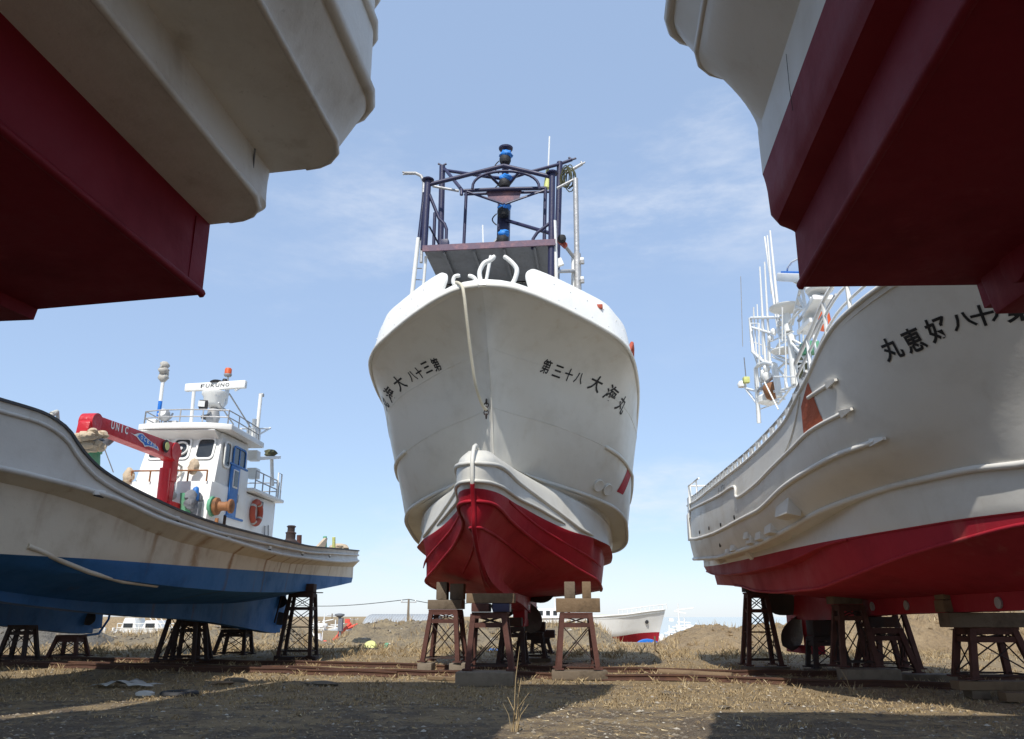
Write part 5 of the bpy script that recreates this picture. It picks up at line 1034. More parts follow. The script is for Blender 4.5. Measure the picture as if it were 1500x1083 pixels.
trestle(-2.3, 21.5, 1.0, .5, .7, 'dark trestle behind the nearest one, under the keel of the centre boat', z0=.12, mat='rustd')
block('packing_block', (-2.3, 21.5, 1.05), (.5, .4, .22), 'black packing block under the keel on the second trestle', 'block', 'rustd', 0, TB)
trestle(-2.1, 25.0, .80, .62, .86, 'dark trestle under the aft keel of the centre boat, with a black cap', z0=.12, mat='rustd')
block('packing_block', (-2.1, 25.0, .86), (.84, .5, .28), 'black capping block on the aft keel trestle', 'block', 'rustd', 0, TB)
block('timber_beam', (-2.1, 24.8, 0), (1.2, .5, .12), 'flat sleeper under the aft keel trestle', 'timber', 'timberd', 0, TB)
trestle(-2.05, 28.3, .55, .5, .66, 'low dark trestle far aft under the rudder of the centre boat', z0=.1, mat='rustd')
block('timber_beam', (-2.05, 28.2, .6), (.95, .4, .26), 'dark beam on the low trestle far aft', 'timber', 'rustd', 0, TB)
# right boat
trestle(3.99, 21.7, 1.85, .42, .78, 'tall three-tier trestle under the stern quarter of the right boat', rz=6, levels=3, mat='rust', z0=.12)
block('packing_block', (3.99, 21.7, 1.90), (.56, .4, .12), 'dark pad on top of the tall three-tier trestle', 'block', 'rustd', 6, TB)
block('timber_beam', (4.05, 21.5, 0), (1.1, .5, .1), 'sleeper under the tall three-tier trestle', 'timber', 'timberd', 3, TB)
trestle(5.42, 20.9, .80, .62, .78, 'low black trestle just right of the rudder of the right boat', rz=6, mat='rustd', z0=.12)
block('packing_block', (5.42, 20.9, .85), (.7, .5, .36), 'large black block on the low trestle beside the rudder', 'block', 'rustd', 6, TB)
block('timber_beam', (5.5, 20.7, 0), (1.3, .5, .1), 'sleeper under the low black trestle beside the rudder', 'timber', 'timberd', 3, TB)
trestle(5.25, 18.2, 1.5, .44, .72, 'rust-brown trestle under the near bilge of the right boat, on a concrete block', rz=6, mat='rust', z0=.3)
block('concrete_block', (5.42, 17.9, 0), (1.1, .6, .28), 'concrete block under the rust-brown trestle of the right boat', 'block', 'conc', 4, None, .04)
block('packing_block', (5.2, 18.2, 1.55), (.62, .4, .36), 'dark timber block between the rust-brown trestle and the red hull', 'block', 'timberd', 6, TB)
trestle(6.1, 18.9, 1.02, .6, .98, 'splayed trestle under the middle keel of the right boat', rz=6, mat='rust', z0=.15)
trestle(6.75, 20.3, 1.7, .5, .9, 'far trestle under the hidden side of the right boat', rz=6, mat='rust', z0=.15)
block('packing_block', (6.1, 18.9, 1.07), (.62, .4, .22), 'dark pad on the splayed trestle under the middle keel', 'block', 'rustd', 6, TB)
block('packing_block', (6.75, 20.3, 1.75), (.5, .4, .2), 'dark pad on the far trestle of the right boat', 'block', 'rustd', 6, TB)
block('timber_beam', (6.2, 18.3, 0), (2.0, .5, .16), 'long sleeper in the shade between the trestles of the right boat', 'timber', 'timberd', -6, TB)
trestle(6.62, 15.1, 1.08, .7, 1.0, 'rust-red trestle at the right edge, under the fore keel of the right boat', rz=4, mat='rust', z0=.3)
block('timber_beam', (6.62, 14.95, 1.12), (1.5, .4, .24), 'long dark beam on the trestle at the right edge', 'timber', 'timberd', 4, TB)
block('packing_block', (6.05, 15.0, 1.37), (.38, .34, .2), 'light brown packing block on the long beam at the right edge, lower of two', 'block', 'timber', 4, TB)
block('packing_block', (6.07, 15.0, 1.575), (.38, .34, .2), 'light brown packing block on the long beam at the right edge, upper of two', 'block', 'timber', 4, TB)
block('packing_block', (6.6, 15.05, 1.37), (.4, .34, .4), 'dark packing block under the fore keel at the right edge', 'block', 'rustd', 4, TB)
block('timber_beam', (6.5, 14.75, .14), (1.4, .3, .14), 'upper sleeper under the trestle at the right edge', 'timber', 'timber', 4, TB)
block('packing_block', (6.15, 14.75, 0), (.3, .3, .14), 'short block under the upper sleeper at the right edge', 'block', 'timberd', 4, TB)
block('timber_beam', (7.0, 14.35, 0), (1.3, .26, .14), 'pale plank end on the ground at the right edge', 'timber', 'timber', 2, TB)
# left boat
trestle(-11.7, 22.3, 1.62, .66, 1.08, 'dark trestle with a pale wrapped cap under the near bilge of the left boat', rz=3, mat='rustd', z0=.1)
trestle(-12.1, 23.4, 1.1, .66, 1.0, 'dark trestle under the middle keel of the left boat, behind the capped one', rz=3, mat='rustd', z0=.1)
block('packing_block', (-12.1, 23.4, 1.14), (.6, .5, .16), 'dark pad under the middle keel of the left boat', 'block', 'rustd', 3, TB)
block('timber_beam', (-11.65, 22.2, 1.66), (1.3, .36, .24), 'brown timber across the capped trestle of the left boat', 'timber', 'timberd', 3, TB)
block('packing_block', (-11.3, 22.15, 1.9), (.5, .36, .24), 'pale grey wrapped block at the right end of the brown timber', 'block', 'conc', 3, TB)
block('packing_block', (-11.95, 22.2, 1.9), (.5, .36, .2), 'dark block at the left end of the brown timber', 'block', 'timberd', 3, TB)
trestle(-11.85, 25.9, .86, .72, .96, 'black trestle under the aft keel of the left boat', rz=3, mat='rustd', z0=.12)
block('packing_block', (-11.85, 25.9, .91), (.9, .4, .16), 'black pad on the aft keel trestle of the left boat', 'block', 'rustd', 3, TB)
trestle(-9.45, 25.2, 1.98, .66, 1.0, 'tall three-tier black trestle under the stern quarter of the left boat', rz=5, levels=3, mat='rustd', z0=.12)
block('packing_block', (-9.4, 25.2, 2.03), (.7, .4, .26), 'dark block on the tall black trestle of the left boat', 'block', 'rustd', 5, TB)
block('plank', (-9.2, 25.1, 2.0), (.9, .14, .03), 'thin board sticking out over the tall black trestle', 'board', 'rustd', 2)
block('timber_beam', (-9.4, 25.0, 0), (1.3, .5, .12), 'sleeper under the tall black trestle of the left boat', 'timber', 'rustd', 5, TB)
trestle(-16.6, 22.2, 1.02, .5, .8, 'dark trestle at the left edge with its near leg set on a block', rz=3, mat='rustd', z0=.1)
trestle(-16.6, 24.5, .7, .6, .9, 'trestle at the left edge under the blue rudder of the next boat', rz=3, mat='rust', z0=.1)
# ================================================================ ground
from mathutils import noise as mnoise
def nz(x, y, s=0):
    return math.sin(x * 1.3 + 2.1 * math.sin(y * .7 + s)) * math.cos(y * 1.1 + 1.7 * math.sin(x * .5 - s))
def gz(x, y):
    h = .018 * nz(x * 1.2, y * 1.1) + .010 * nz(x * 3.1 + 5, y * 2.9, 2) if 3 < y < 60 and abs(x) < 40 else 0
    if y > 44: s = min((y - 44) / 9, 1); s = s * s * (3 - 2 * s); h -= 2.0 * s * sstep(-22, -14)(x)
    return h
def ground():
    xs = [-3000, -1000, -300, -120, -70, -45] + [-36 + i * .9 for i in range(81)] + [45, 70, 120, 300, 1000, 3000]
    ys = [-200, -60, -25, -10] + [-4 + i * .5 for i in range(70)] + [31 + i * 1.2 for i in range(28)] + [66, 72, 80, 95, 120, 180, 300, 700, 1600, 3500]
    mb = MB(); n = len(xs)
    mb.add([(x, y, gz(x, y)) for y in ys for x in xs], [(j * n + i, j * n + i + 1, (j + 1) * n + i + 1, (j + 1) * n + i) for j in range(len(ys) - 1) for i in range(n - 1)])
    m, nt, b = newmat('gravel_and_dry_grass')
    g = nt.nodes.new('ShaderNodeNewGeometry'); v = g.outputs['Position']
    big = noise(nt, v, .35, 5, .6); mid_ = noise(nt, v, 2.2, 6, .65); fin = noise(nt, v, 16, 5, .7); fx = noise(nt, v, 60, 3, .7)
    vo = nd(nt, 'ShaderNodeTexVoronoi', Scale=26.0); nt.links.new(v, vo.inputs['Vector'])
    sx = nt.nodes.new('ShaderNodeSeparateXYZ'); nt.links.new(v, sx.inputs[0])
    grav = mix(nt, ramp(nt, fx, .35, .7), (.10, .078, .052), (.33, .265, .185)); grav = mix(nt, ramp(nt, vo.outputs['Distance'], .25, .6), grav, (.085, .065, .043)); vb = nd(nt, 'ShaderNodeTexVoronoi', Scale=11.0); nt.links.new(v, vb.inputs['Vector']); grav = mix(nt, ramp(nt, vb.outputs['Distance'], .28, .10, 0, .55), grav, (.38, .32, .24))
    straw = mix(nt, fin, (.18, .125, .065), (.42, .31, .165)); soil = mix(nt, mid_, (.085, .058, .036), (.21, .15, .092))
    c = mix(nt, ramp(nt, fin, .42, .62), soil, grav)
    yy = ramp(nt, sx.outputs[1], 8.0, 15.5); far = mul(nt, yy, .30, 'MULTIPLY')
    f = ramp(nt, mul(nt, mul(nt, mid_, big, 'ADD'), far, 'ADD'), 1.0, 1.26)
    c = mix(nt, f, c, straw); c = mix(nt, ramp(nt, noise(nt, v, 5.5, 4, .6), .6, .75, 0, .55), c, soil)
    nt.links.new(c, b.inputs['Base Color']); b.inputs['Roughness'].default_value = .95
    bp = nt.nodes.new('ShaderNodeBump'); bp.inputs['Distance'].default_value = .05; bp.inputs['Strength'].default_value = 1
    hh = mul(nt, mul(nt, fin, 1.0), mul(nt, fx, .6), 'ADD'); nt.links.new(mul(nt, hh, mul(nt, vo.outputs['Distance'], .7), 'ADD'), bp.inputs['Height']); nt.links.new(bp.outputs[0], b.inputs['Normal'])
    M['ground'] = m
    o = mb.build('ground', 'ground', None, 60); tag(o, kind='structure')
ground()
def island_mat(name, a, b, c):
    m, nt, bs = newmat(name); g = nt.nodes.new('ShaderNodeNewGeometry'); r = g.outputs['Random Per Island']
    col = mix(nt, r, a, b); col = mix(nt, ramp(nt, r, .86, 1.0), col, c); nt.links.new(col, bs.inputs['Base Color']); bs.inputs['Roughness'].default_value = .9; M[name] = m
island_mat('stone', (.085, .070, .052), (.24, .20, .15), (.46, .42, .35)); island_mat('straw', (.22, .15, .075), (.45, .34, .185), (.56, .46, .29))
M['dirt'] = None
def scatter():
    rg = random.Random(11); mb = MB()
    for k in range(16000):   # pebbles, bigger and denser near the camera
        y = 7.5 + 14 * rg.random() ** 1.7; x = rg.uniform(-.75, .62) * (y + 1); s = (.009 + .022 * rg.random() ** 4) * (1 + .03 * y)
        z = gz(x, y); a = rg.random() * 6.28; sx, sy, sz = s * rg.uniform(.7, 1.5), s * rg.uniform(.7, 1.3), s * rg.uniform(.4, .8); ca, sa = math.cos(a), math.sin(a)
        q = [(sx, 0, 0), (0, sy, .1 * s), (-sx, 0, .1 * s), (0, -sy, 0), (0, 0, sz), ]
        mb.add([(x + p[0] * ca - p[1] * sa, y + p[0] * sa + p[1] * ca, z + p[2]) for p in q], [(0, 1, 4), (1, 2, 4), (2, 3, 4), (3, 0, 4)])
    tag(mb.build('gravel_stones', 'stone', None, 0), kind='stuff')
    mb = MB()
    def tuft(x, y, n, h, sp):
        z = gz(x, y)
        for i in range(n):
            a = rg.random() * 6.28; r = sp * rg.random(); px, py = x + r * math.cos(a), y + r * math.sin(a); hh = h * rg.uniform(.4, 1.1); ln = hh * rg.uniform(.2, 1.3); b = rg.random() * 6.28; w = .004 + .00035 * y
            dx, dy = ln * math.cos(b), ln * math.sin(b); wx, wy = -w * math.sin(b) , w * math.cos(b)
            mb.add([(px - wx, py - wy, z), (px + wx, py + wy, z), (px + dx * .5, py + dy * .5, z + hh * .7), (px + dx, py + dy, z + hh)], [(0, 1, 2), (1, 3, 2)] if rg.random() < .5 else [(0, 1, 2), (0, 2, 3)])
    for k in range(4200):
        y = 8 + 26 * rg.random() ** .8; x = rg.uniform(-.78, .66) * (y + 1); d = nz(x * .9, y * .9, 1) + .55 * nz(x * 2.3, y * 2.1, 3) + .9 * min(max((y - 10) / 4.5, 0), 1)
        if d < .25 + .5 * rg.random(): continue
        tuft(x, y, rg.randint(4, 14), .025 + .06 * rg.random(), .14)
    for k in range(1300):
        y = rg.uniform(12.6, 16.0); x = rg.uniform(-13, 9); tuft(x, y, rg.randint(5, 11), .03 + .045 * rg.random(), .17)
    for k in range(1400):
        y = rg.uniform(26, 40); x = rg.uniform(-24, 22); tuft(x, y, rg.randint(6, 14), .1 + .18 * rg.random(), .3)
    for k in range(900):
        y = rg.uniform(16, 24); x = rg.uniform(-17, 10); tuft(x, y, 6, .06 + .1 * rg.random(), .15)
    for k in range(5000):   # loose straw lying flat
        y = 8 + 16 * rg.random() ** 1.3; x = rg.uniform(-.76, .64) * (y + 1); a = rg.random() * 6.28; l = rg.uniform(.03, .11); w = .003 + .0003 * y; ca, sa = math.cos(a), math.sin(a); z = gz(x, y) + .012 + .01 * rg.random()
        mb.add([(x - w * sa, y + w * ca, z), (x + w * sa, y - w * ca, z), (x + l * ca + w * sa, y + l * sa - w * ca, z + rg.uniform(-.006, .02)), (x + l * ca - w * sa, y + l * sa + w * ca, z + .005)], [(0, 1, 2, 3)])
    tag(mb.build('dry_grass', 'straw', None, 0), kind='stuff')
scatter()
# tall single stalks in the foreground
def stalk(x, y, h, lean, label, n=7):
    rg = random.Random(int(x * 100)); root = MB(); z = gz(x, y)
    for i in range(n):
        a = rg.random() * 6.28; L = h * (1 if i == 0 else rg.uniform(.2, .6)); d = Vector((math.cos(a), math.sin(a), 0)) * (lean if i == 0 else L * .5)
        p0 = Vector((x, y, z)) + Vector((rg.uniform(-.05, .05), rg.uniform(-.05, .05), 0)); root.tube([p0, p0 + d * .35 + Vector((0, 0, L * .6)), p0 + d + Vector((0, 0, L))], [.006, .005, .003], 5)
    tag(root.build('dry_stalk', 'straw', None, 60), label, 'dry weed', 'dry weeds in the yard')
stalk(-1.05, 10.0, .95, .12, 'tall thin dead stalk standing in the foreground gravel', 9); stalk(4.3, 15.2, .4, .3, 'leaning dead weed beside the concrete block of the right boat', 8); stalk(6.3, 13.4, .4, .22, 'short dead weed near the right edge')
# ---------------------------------------------------------------- slip rails
def rail_(a, b, label, r=.10):
    a, b = Vector(a), Vector(b); mb = MB(); d = (b - a).normalized(); n = 40; pr = [(-.06, .0), (.06, .0), (.06, .02), (.02, .035), (.02, .08), (.04, .09), (.04, .125), (-.04, .125), (-.04, .09), (-.02, .08), (-.02, .035), (-.06, .02)]
    sd_ = d.cross(Vector((0, 0, 1))); vs = []; m = len(pr)
    for i in range(n + 1):
        p = a.lerp(b, i / n); p.z = gz(p.x, p.y) + .005; vs += [p + sd_ * x + Vector((0, 0, z)) for x, z in pr]
    fs = [(i * m + k, i * m + (k + 1) % m, (i + 1) * m + (k + 1) % m, (i + 1) * m + k) for i in range(n) for k in range(m)] + [tuple(range(m)), tuple(n * m + k for k in range(m))]
    mb.add(vs, fs); tag(mb.build('slip_rail', 'rail', None, 0), label, 'rail', 'rusty rails across the yard')
rail_((-19, 22.4, 0), (9.5, 16.0, 0), 'rusty rail crossing the yard in front of the trestles, nearest rail')
rail_((-19, 24.6, 0), (9.5, 18.4, 0), 'rusty rail crossing the yard behind the front trestle, second rail')
rail_((-19, 21.6, 0), (-4.6, 18.55, 0), 'short rusty rail lying beside the nearest rail on the left')
tag(MB().tube([atz(966, 985, .12), atz(1073, 991, .1)], .075, 8).build('log', 'timber', None, 60), 'bleached log lying along the second rail between the centre and right boats', 'log')
tag(MB().bar(atz(628, 993, .05), atz(676, 995, .05), .16, .07).build('plank', 'timber', None, 0, bevel=.01), 'pale plank on the ground left of the big concrete block', 'plank')
# ---------------------------------------------------------------- dirt mounds
def dirtmat(name, a, b, c):
    m, nt, bs = newmat(name); g = nt.nodes.new('ShaderNodeNewGeometry'); v = g.outputs['Position']
    n1 = noise(nt, v, .8, 6, .65); n2 = noise(nt, v, 6, 5, .7); n3 = noise(nt, v, 22, 3, .7)
    col = mix(nt, ramp(nt, n1, .35, .65), a, b); col = mix(nt, ramp(nt, n2, .45, .7, 0, .8), col, c); col = mix(nt, ramp(nt, n3, .62, .74, 0, .6), col, (.42, .38, .30))
    nt.links.new(col, bs.inputs['Base Color']); bs.inputs['Roughness'].default_value = .95
    bp = nt.nodes.new('ShaderNodeBump'); bp.inputs['Distance'].default_value = .25; bp.inputs['Strength'].default_value = 1; nt.links.new(mul(nt, n2, mul(nt, n3, .4), 'ADD'), bp.inputs['Height']); nt.links.new(bp.outputs[0], bs.inputs['Normal']); M[name] = m
dirtmat('tan_dirt', (.36, .25, .135), (.46, .33, .185), (.22, .155, .085)); dirtmat('grey_rubble', (.28, .225, .15), (.42, .325, .195), (.16, .135, .095)); dirtmat('dark_gravel', (.17, .155, .13), (.25, .225, .185), (.11, .10, .085))
def mound(prof, y0, depth, mat, seed=0):
    """prof: (x, height) ridge line at distance y0"""
    rg = random.Random(seed); X = [p[0] for p in prof]; f = pchip(X, [p[1] for p in prof]); nx, ny = 190, 46; vs = []
    ph = [(rg.uniform(.5, 5), rg.uniform(.5, 5), rg.random() * 6, rg.uniform(.02, .10)) for i in range(16)]
    for j in range(ny + 1):
        s = j / ny; y = y0 + depth * s; w = math.sin(PI * min(s / .9, 1)) if s < .45 else 1 if s < .6 else (1 - (s - .6) / .4)
        w = max(w, 0) ** .8
        for i in range(nx + 1):
            x = X[0] + (X[-1] - X[0]) * i / nx; r = sum(a * math.sin(kx * x + ky * y + p) for kx, ky, p, a in ph) * .32; q3 = Vector((x * .9 + seed * 7, y * .9, seed)); r += .22 * mnoise.fractal(q3, .8, 2.1, 5) + .10 * mnoise.fractal(q3 * 5, .7, 2.0, 4)
            h = f(x) * w; vs.append((x, y + r * .3, gz(x, y) * (1 if h < .05 else 0) + h + (r * min(h * 1.4, .9) if h > .03 else 0) - .02 + rg.uniform(-.03, .03) * min(1, h)))
    mb = MB(); n = nx + 1; mb.add(vs, [(j * n + i, j * n + i + 1, (j + 1) * n + i + 1, (j + 1) * n + i) for j in range(ny) for i in range(nx)])
    o = mb.build('dirt_mound', mat, None, 60); tag(o, kind='structure'); rk = MB()
    for k in range(420):
        i = rg.randint(0, len(vs) - 1); p = vs[i]
        if p[2] < .05 or p[1] > y0 + depth * .6: continue
        rk.blob(p, (rg.uniform(.04, .16), rg.uniform(.04, .12), rg.uniform(.03, .1)), 6, .35, k)
    gm = MB()
    for k in range(700 if mat != 'dark_gravel' else 0):
        i = rg.randint(0, len(vs) - 1); p = vs[i]
        if p[2] < .02 or p[1] > y0 + depth * .55 or mnoise.noise(Vector(p) * .6) < -.05: continue
        for b_ in range(6):
            a = rg.random() * 6.28; h = rg.uniform(.12, .4); d = rg.uniform(.05, .3); w = .018; ca, sa = math.cos(a), math.sin(a); bx, by = p[0] + rg.uniform(-.15, .15), p[1] + rg.uniform(-.15, .15)
            gm.add([(bx - w, by, p[2] - .05), (bx + w, by, p[2] - .05), (bx + d * ca, by + d * sa, p[2] + h)], [(0, 1, 2)])
    if gm.v: tag(gm.build('mound_grass', 'straw', None, 0), kind='stuff')
    if rk.v: tag(rk.build('mound_rubble', 'stone' if mat != 'tan_dirt' else mat, None, 0), kind='stuff')
Hx = lambda u, v, y: (lambda p: (p.x, p.z))(aty(u, v, y))
mound([(Hx(468, 950, 40)[0], -.05)] + [Hx(u, v, 40) for u, v in ((500, 942), (520, 926), (542, 914), (600, 912), (660, 911), (720, 914), (780, 917), (840, 914), (870, 917), (890, 930), (915, 946))] + [(Hx(935, 952, 40)[0], -.05)], 36.5, 9, 'grey_rubble', 2)
mound([(Hx(940, 955, 37)[0], -.05)] + [Hx(u, v, 37) for u, v in ((965, 945), (990, 931), (1020, 922), (1050, 920), (1090, 921), (1140, 918), (1180, 922), (1240, 915), (1290, 900), (1340, 893), (1420, 893), (1500, 897), (1560, 905))] + [(30, .3)], 33, 10, 'tan_dirt', 5)
mound([(-34, .2)] + [Hx(u, v, 36) for u, v in ((30, 918), (55, 909), (75, 907), (100, 918), (125, 930))] + [(Hx(140, 945, 36)[0], -.05)], 33, 7, 'dark_gravel', 8)
mound([(-36, .3)] + [Hx(u, v, 39) for u, v in ((100, 935), (150, 929), (200, 930), (240, 926), (290, 924), (330, 920), (370, 912), (395, 910), (420, 922), (445, 940))] + [(Hx(465, 952, 39)[0], -.05)], 37, 6, 'grey_rubble', 11)
m, nt, b = newmat('harbour_water'); b.inputs['Base Color'].default_value = (.30, .36, .42, 1); b.inputs['Roughness'].default_value = .10
bp = nt.nodes.new('ShaderNodeBump'); bp.inputs['Distance'].default_value = .012; g_ = nt.nodes.new('ShaderNodeNewGeometry'); nt.links.new(noise(nt, g_.outputs['Position'], .6, 4, .6), bp.inputs['Height']); nt.links.new(bp.outputs[0], b.inputs['Normal']); M['water'] = m
_w = MB(); _w.add([(-16, 86, -1.9), (3000, 86, -1.9), (3000, 3400, -1.9), (-700, 3400, -1.9)], [(0, 1, 2, 3)]); tag(_w.build('water', 'water', None, 0), kind='structure')
# far embankment, wall and low brown hill on the left
o = MB().hexa([(-120, 60, -.5), (-33, 60, -.5), (-33, 66, -.5), (-120, 66, -.5), (-120, 61, .15), (-33, 61, .1), (-33, 65, .1), (-120, 65, .15)]).build('retaining_wall', 'conc', None, 0); tag(o, 'long grey retaining wall below the brown slope at far left', 'wall')
o = MB().hexa([(-140, 66, -2), (-22, 66, -2), (-20, 100, -2), (-140, 100, -2), (-140, 70, 1.3), (-34, 69, 1.1), (-32, 95, .9), (-140, 95, 1.5)]).build('hill', M['tan_dirt'], None, 60); tag(o, kind='structure')
# ================================================================ things on the ground and beyond
def px(u, v, y): return aty(u, v, y)
tag(MB().tube([px(109, 893, 44), px(105, 929, 44)], .07, 8).build('fence_post', 'timber', None, 60), 'leaning pale post in front of the retaining wall at far left', 'post')
for i, u in enumerate((102, 115, 140, 153, 166)):
    tag(MB().box(px(u, 923.5, 46), (.12, .12, .3)).build('marker_post', 'wh2', None, 35, bevel=.02), 'short white marker post in the row below the far left wall', 'marker', 'white marker posts')
# white deck structure of a moored boat (far left)
def far_boat(name, u0, u1, vt, vb, y, label, flip=1, red=False, house=True, grp='boats far behind'):
    a, b = px(u0, vb, y), px(u1, vb, y); L = (b - a).length; H = px(u0, vt, y).z - a.z; c = (a + b) / 2
    root = empty(name, (c.x, c.y, a.z), math.atan2((b - a).y, (b - a).x) + (0 if flip > 0 else PI), label, 'boat', grp)
    bw = L * .13; W = M
    rim = Line([(-L / 2, bw * .9, H * .74), (-L * .1, bw, H * .78), (L * .2, bw, H * .84), (L * .40, bw * .6, H * .95), (L * .5, 0, H)])
    wl_ = Line([(-L / 2, bw * .75, H * .28), (-L * .1, bw * .85, H * .26), (L * .15, bw * .7, H * .26), (L * .34, bw * .35, H * .36), (L * .44, .1, H * .38), (L * .455, 0, H * .38)])
    k_ = Line([(-L / 2, .0, H * .05), (0, 0, 0), (L * .3, 0, 0), (L * .44, 0, H * .05)])
    hull_mesh([(rim, 4, 0, 0), (wl_, 4, 1, 0), (k_, 0, 1, 0)], 40, .2, 1.4).build('hull', ['wh2', 'rred' if red else 'blue'], root, 40, weld=True)
    MB().tube(rim.path(1, -L / 2, L * .49, 30, .02), H * .02, 6).build('rub_rail', 'wh2', root, 60); MB().tube(rim.path(-1, -L / 2, L * .49, 30, .02), H * .02, 6).build('rub_rail', 'wh2', root, 60)
    return root, L, H, bw, rim
r, L, H, bw, rim = far_boat('fishing_boat', 745, 978, 893, 946, 62, 'large white trawler with red bottom behind the mounds, bow pointing right', 1, True)
MB().box((-L * .22, 0, H * .82), (L * .34, bw * 1.3, H * .42)).build('wheelhouse', 'wh2', r, bevel=.05); MB().box((-L * .05, -bw * .2, H * .78), (L * .1, bw * 1.1, H * .3)).build('wheelhouse', 'wh2', r, bevel=.05)
mb = MB()
for i in range(6): mb.box((-L * .33 + i * L * .045, -bw * .66, H * .9), (L * .025, .05, H * .12))
mb.build('window', 'glass', r); MB().box((-L * .06, -bw * .76, H * .82), (L * .07, .05, H * .16)).build('window', 'glass', r)
mb = MB(); tp = []
for i in range(12): t = L * (.2 + .028 * i); tp.append((t, -max(rim.B(t) - .1, 0), rim.Z(t) + .35)); mb.tube([(t, -max(rim.B(t) - .1, 0), rim.Z(t)), tp[-1]], .03, 5)
mb.tube(tp, .035, 5); mb.build('bow_railing', 'wh2', r, 60); MB().box((L * .12, -.2, H * .8), (.8, .4, .25)).build('deck_box', 'yellow', r)
mb = MB(); 
for i, ch in enumerate('丸福第'):
    vs, fs, w_, h_ = glyph('一' if False else ch, .02); t = L * (.30 + .018 * i); mb.add([(t + v.x / w_ * .22, -rim.B(t) * .9 - .12, H * .66 + i * .05 + v.y / h_ * .25) for v in vs], fs)
MB().lathe([(.1, 0), (.14, .05), (.1, .08)], (L * .375, -rim.B(L * .375) * .7, H * .66), 12, Matrix.Rotation(R(90), 3, 'X')).build('anchor_port', 'dark', r)
for k, (t, h) in enumerate(((-.2, 1.9), (-.12, 1.5))): MB().tube([(L * t, 0, H * .9), (L * t, 0, H * h)], .05, 6).build('mast', 'wh2', r, 60)
MB().bar((-L * .16, 0, H * 1.12), (-L * .08, 0, H * 1.12), .15, .15).build('scanner', 'wh2', r)
# moored white boat with orange buoys behind the left mound
r, L, H, bw, rim = far_boat('small_boat', 448, 505, 938, 952, 56, 'small white boat with orange buoys in the gap left of the rubble mound', 1, False)
MB().hexa([(-L * .42, -bw * .7, H * .5), (-L * .1, -bw * .7, H * .5), (-L * .1, bw * .7, H * .5), (-L * .42, bw * .7, H * .5), (-L * .4, -bw * .6, H * 1.7), (-L * .16, -bw * .6, H * 1.7), (-L * .16, bw * .6, H * 1.7), (-L * .4, bw * .6, H * 1.7)]).build('cabin', 'wh2', r, bevel=.04); MB().box((-L * .28, -bw * .68, H * 1.25), (L * .14, .04, H * .4)).build('window', 'glass', r)
for (t, z) in ((.02, .7), (.2, .5), (.26, .45)): MB().blob((L * t, -bw * .9, H * z), .2, 12, .02, 1).build('buoy', 'redflag', r, 60)
for t in (-.35, -.25, -.1): MB().tube([(L * t, 0, H), (L * t, 0, H * 3.2)], .03, 6).build('mast', 'wh2', r, 60)
MB().box((-L * .25, 0, H * 2.2), (L * .4, bw, .06)).build('canopy', 'wh2', r); MB().tube([(-L * .42, -bw * .6, H * 2.2), (-L * .42, -bw * .6, H)], .03, 5).build('canopy_post', 'wh2', r)
mb = MB(); 
for k in range(3): mb.blob((L * (-.3 + k * .1), 0, H * 2.5), (.25, .2, .2), 9, .3, k)
mb.build('wrapped_light', 'wh2', r, 50)
r, L, H, bw, rim = far_boat('small_boat', 172, 268, 918, 936, 50, 'white deckhouse and railings of a boat showing under the cream hull at left', 1, False)
for t0, t1, h in ((-.42, -.15, 1.7), (-.1, .2, 1.5)):
    MB().hexa([(L * t0, -bw, H * .5), (L * t1, -bw, H * .5), (L * t1, bw, H * .5), (L * t0, bw, H * .5), (L * t0 + .3, -bw, H * h), (L * t1 - .2, -bw, H * h), (L * t1 - .2, bw, H * h), (L * t0 + .3, bw, H * h)]).build('cabin', 'wh2', r, bevel=.03)
    MB().box((L * (t0 + t1) / 2, -bw - .01, H * 1.1), (L * .14, .04, H * .35)).build('window', 'glass', r)
mb = MB()
for k in range(9): t = L * (-.45 + k * .11); mb.tube([(t, -bw, H * .6), (t, -bw, H * 1.25)], .025, 5)
for z in (.9, 1.25): mb.tube([(-L * .45, -bw, H * z), (L * .45, -bw, H * z)], .025, 5)
for k in range(4): t = L * (.2 + k * .08); mb.tube([(t, -bw, H * .6), (t - .8, -bw, H * 1.8)], .03, 5)
mb.build('railing', 'wh2', r, 60)
for k in range(2): MB().lathe([(.3, 0), (.35, .1), (.25, .3)], (L * (-.35 + .2 * k), 0, H * 1.75), 12).build('radome', 'wh2', r, 50)
# red boom and sheds behind
root = empty('harbour_crane', px(500, 946, 58), 0, 'small red lattice crane in front of the grey shed', 'crane')
B0 = root.location
def rel(p): return Vector(p) - B0
MB().tube([rel(px(494, 946, 58)), rel(px(500, 912, 58))], .12, 6).build('mast', 'redflag', root, 60); MB().tube([rel(px(489, 938, 58)), rel(px(514, 913, 58))], .12, 6).build('boom', 'redflag', root, 60); MB().tube([rel(px(508, 921, 58)), rel(px(524, 915, 58))], .1, 6).build('jib', 'redflag', root, 60); MB().box(rel(px(509, 910, 58)), (.35, .1, .3)).build('flag', 'redflag', root)
root = empty('signal_mast', px(498, 948, 57), 0, 'dark signal mast with a round top left of the grey shed', 'mast'); B0 = root.location
MB().tube([rel(px(498, 948, 57)), rel(px(498, 902, 57))], .1, 6).build('pole', 'grey', root, 60); MB().lathe([(.08, -.1), (.35, .05), (.35, .15), (.1, .2)], rel(px(497.5, 903, 57)), 12).build('mast_head', 'grey', root, 50); MB().box(rel(px(499, 915, 57)), (.3, .3, .9)).build('lamp_box', 'grey', root)
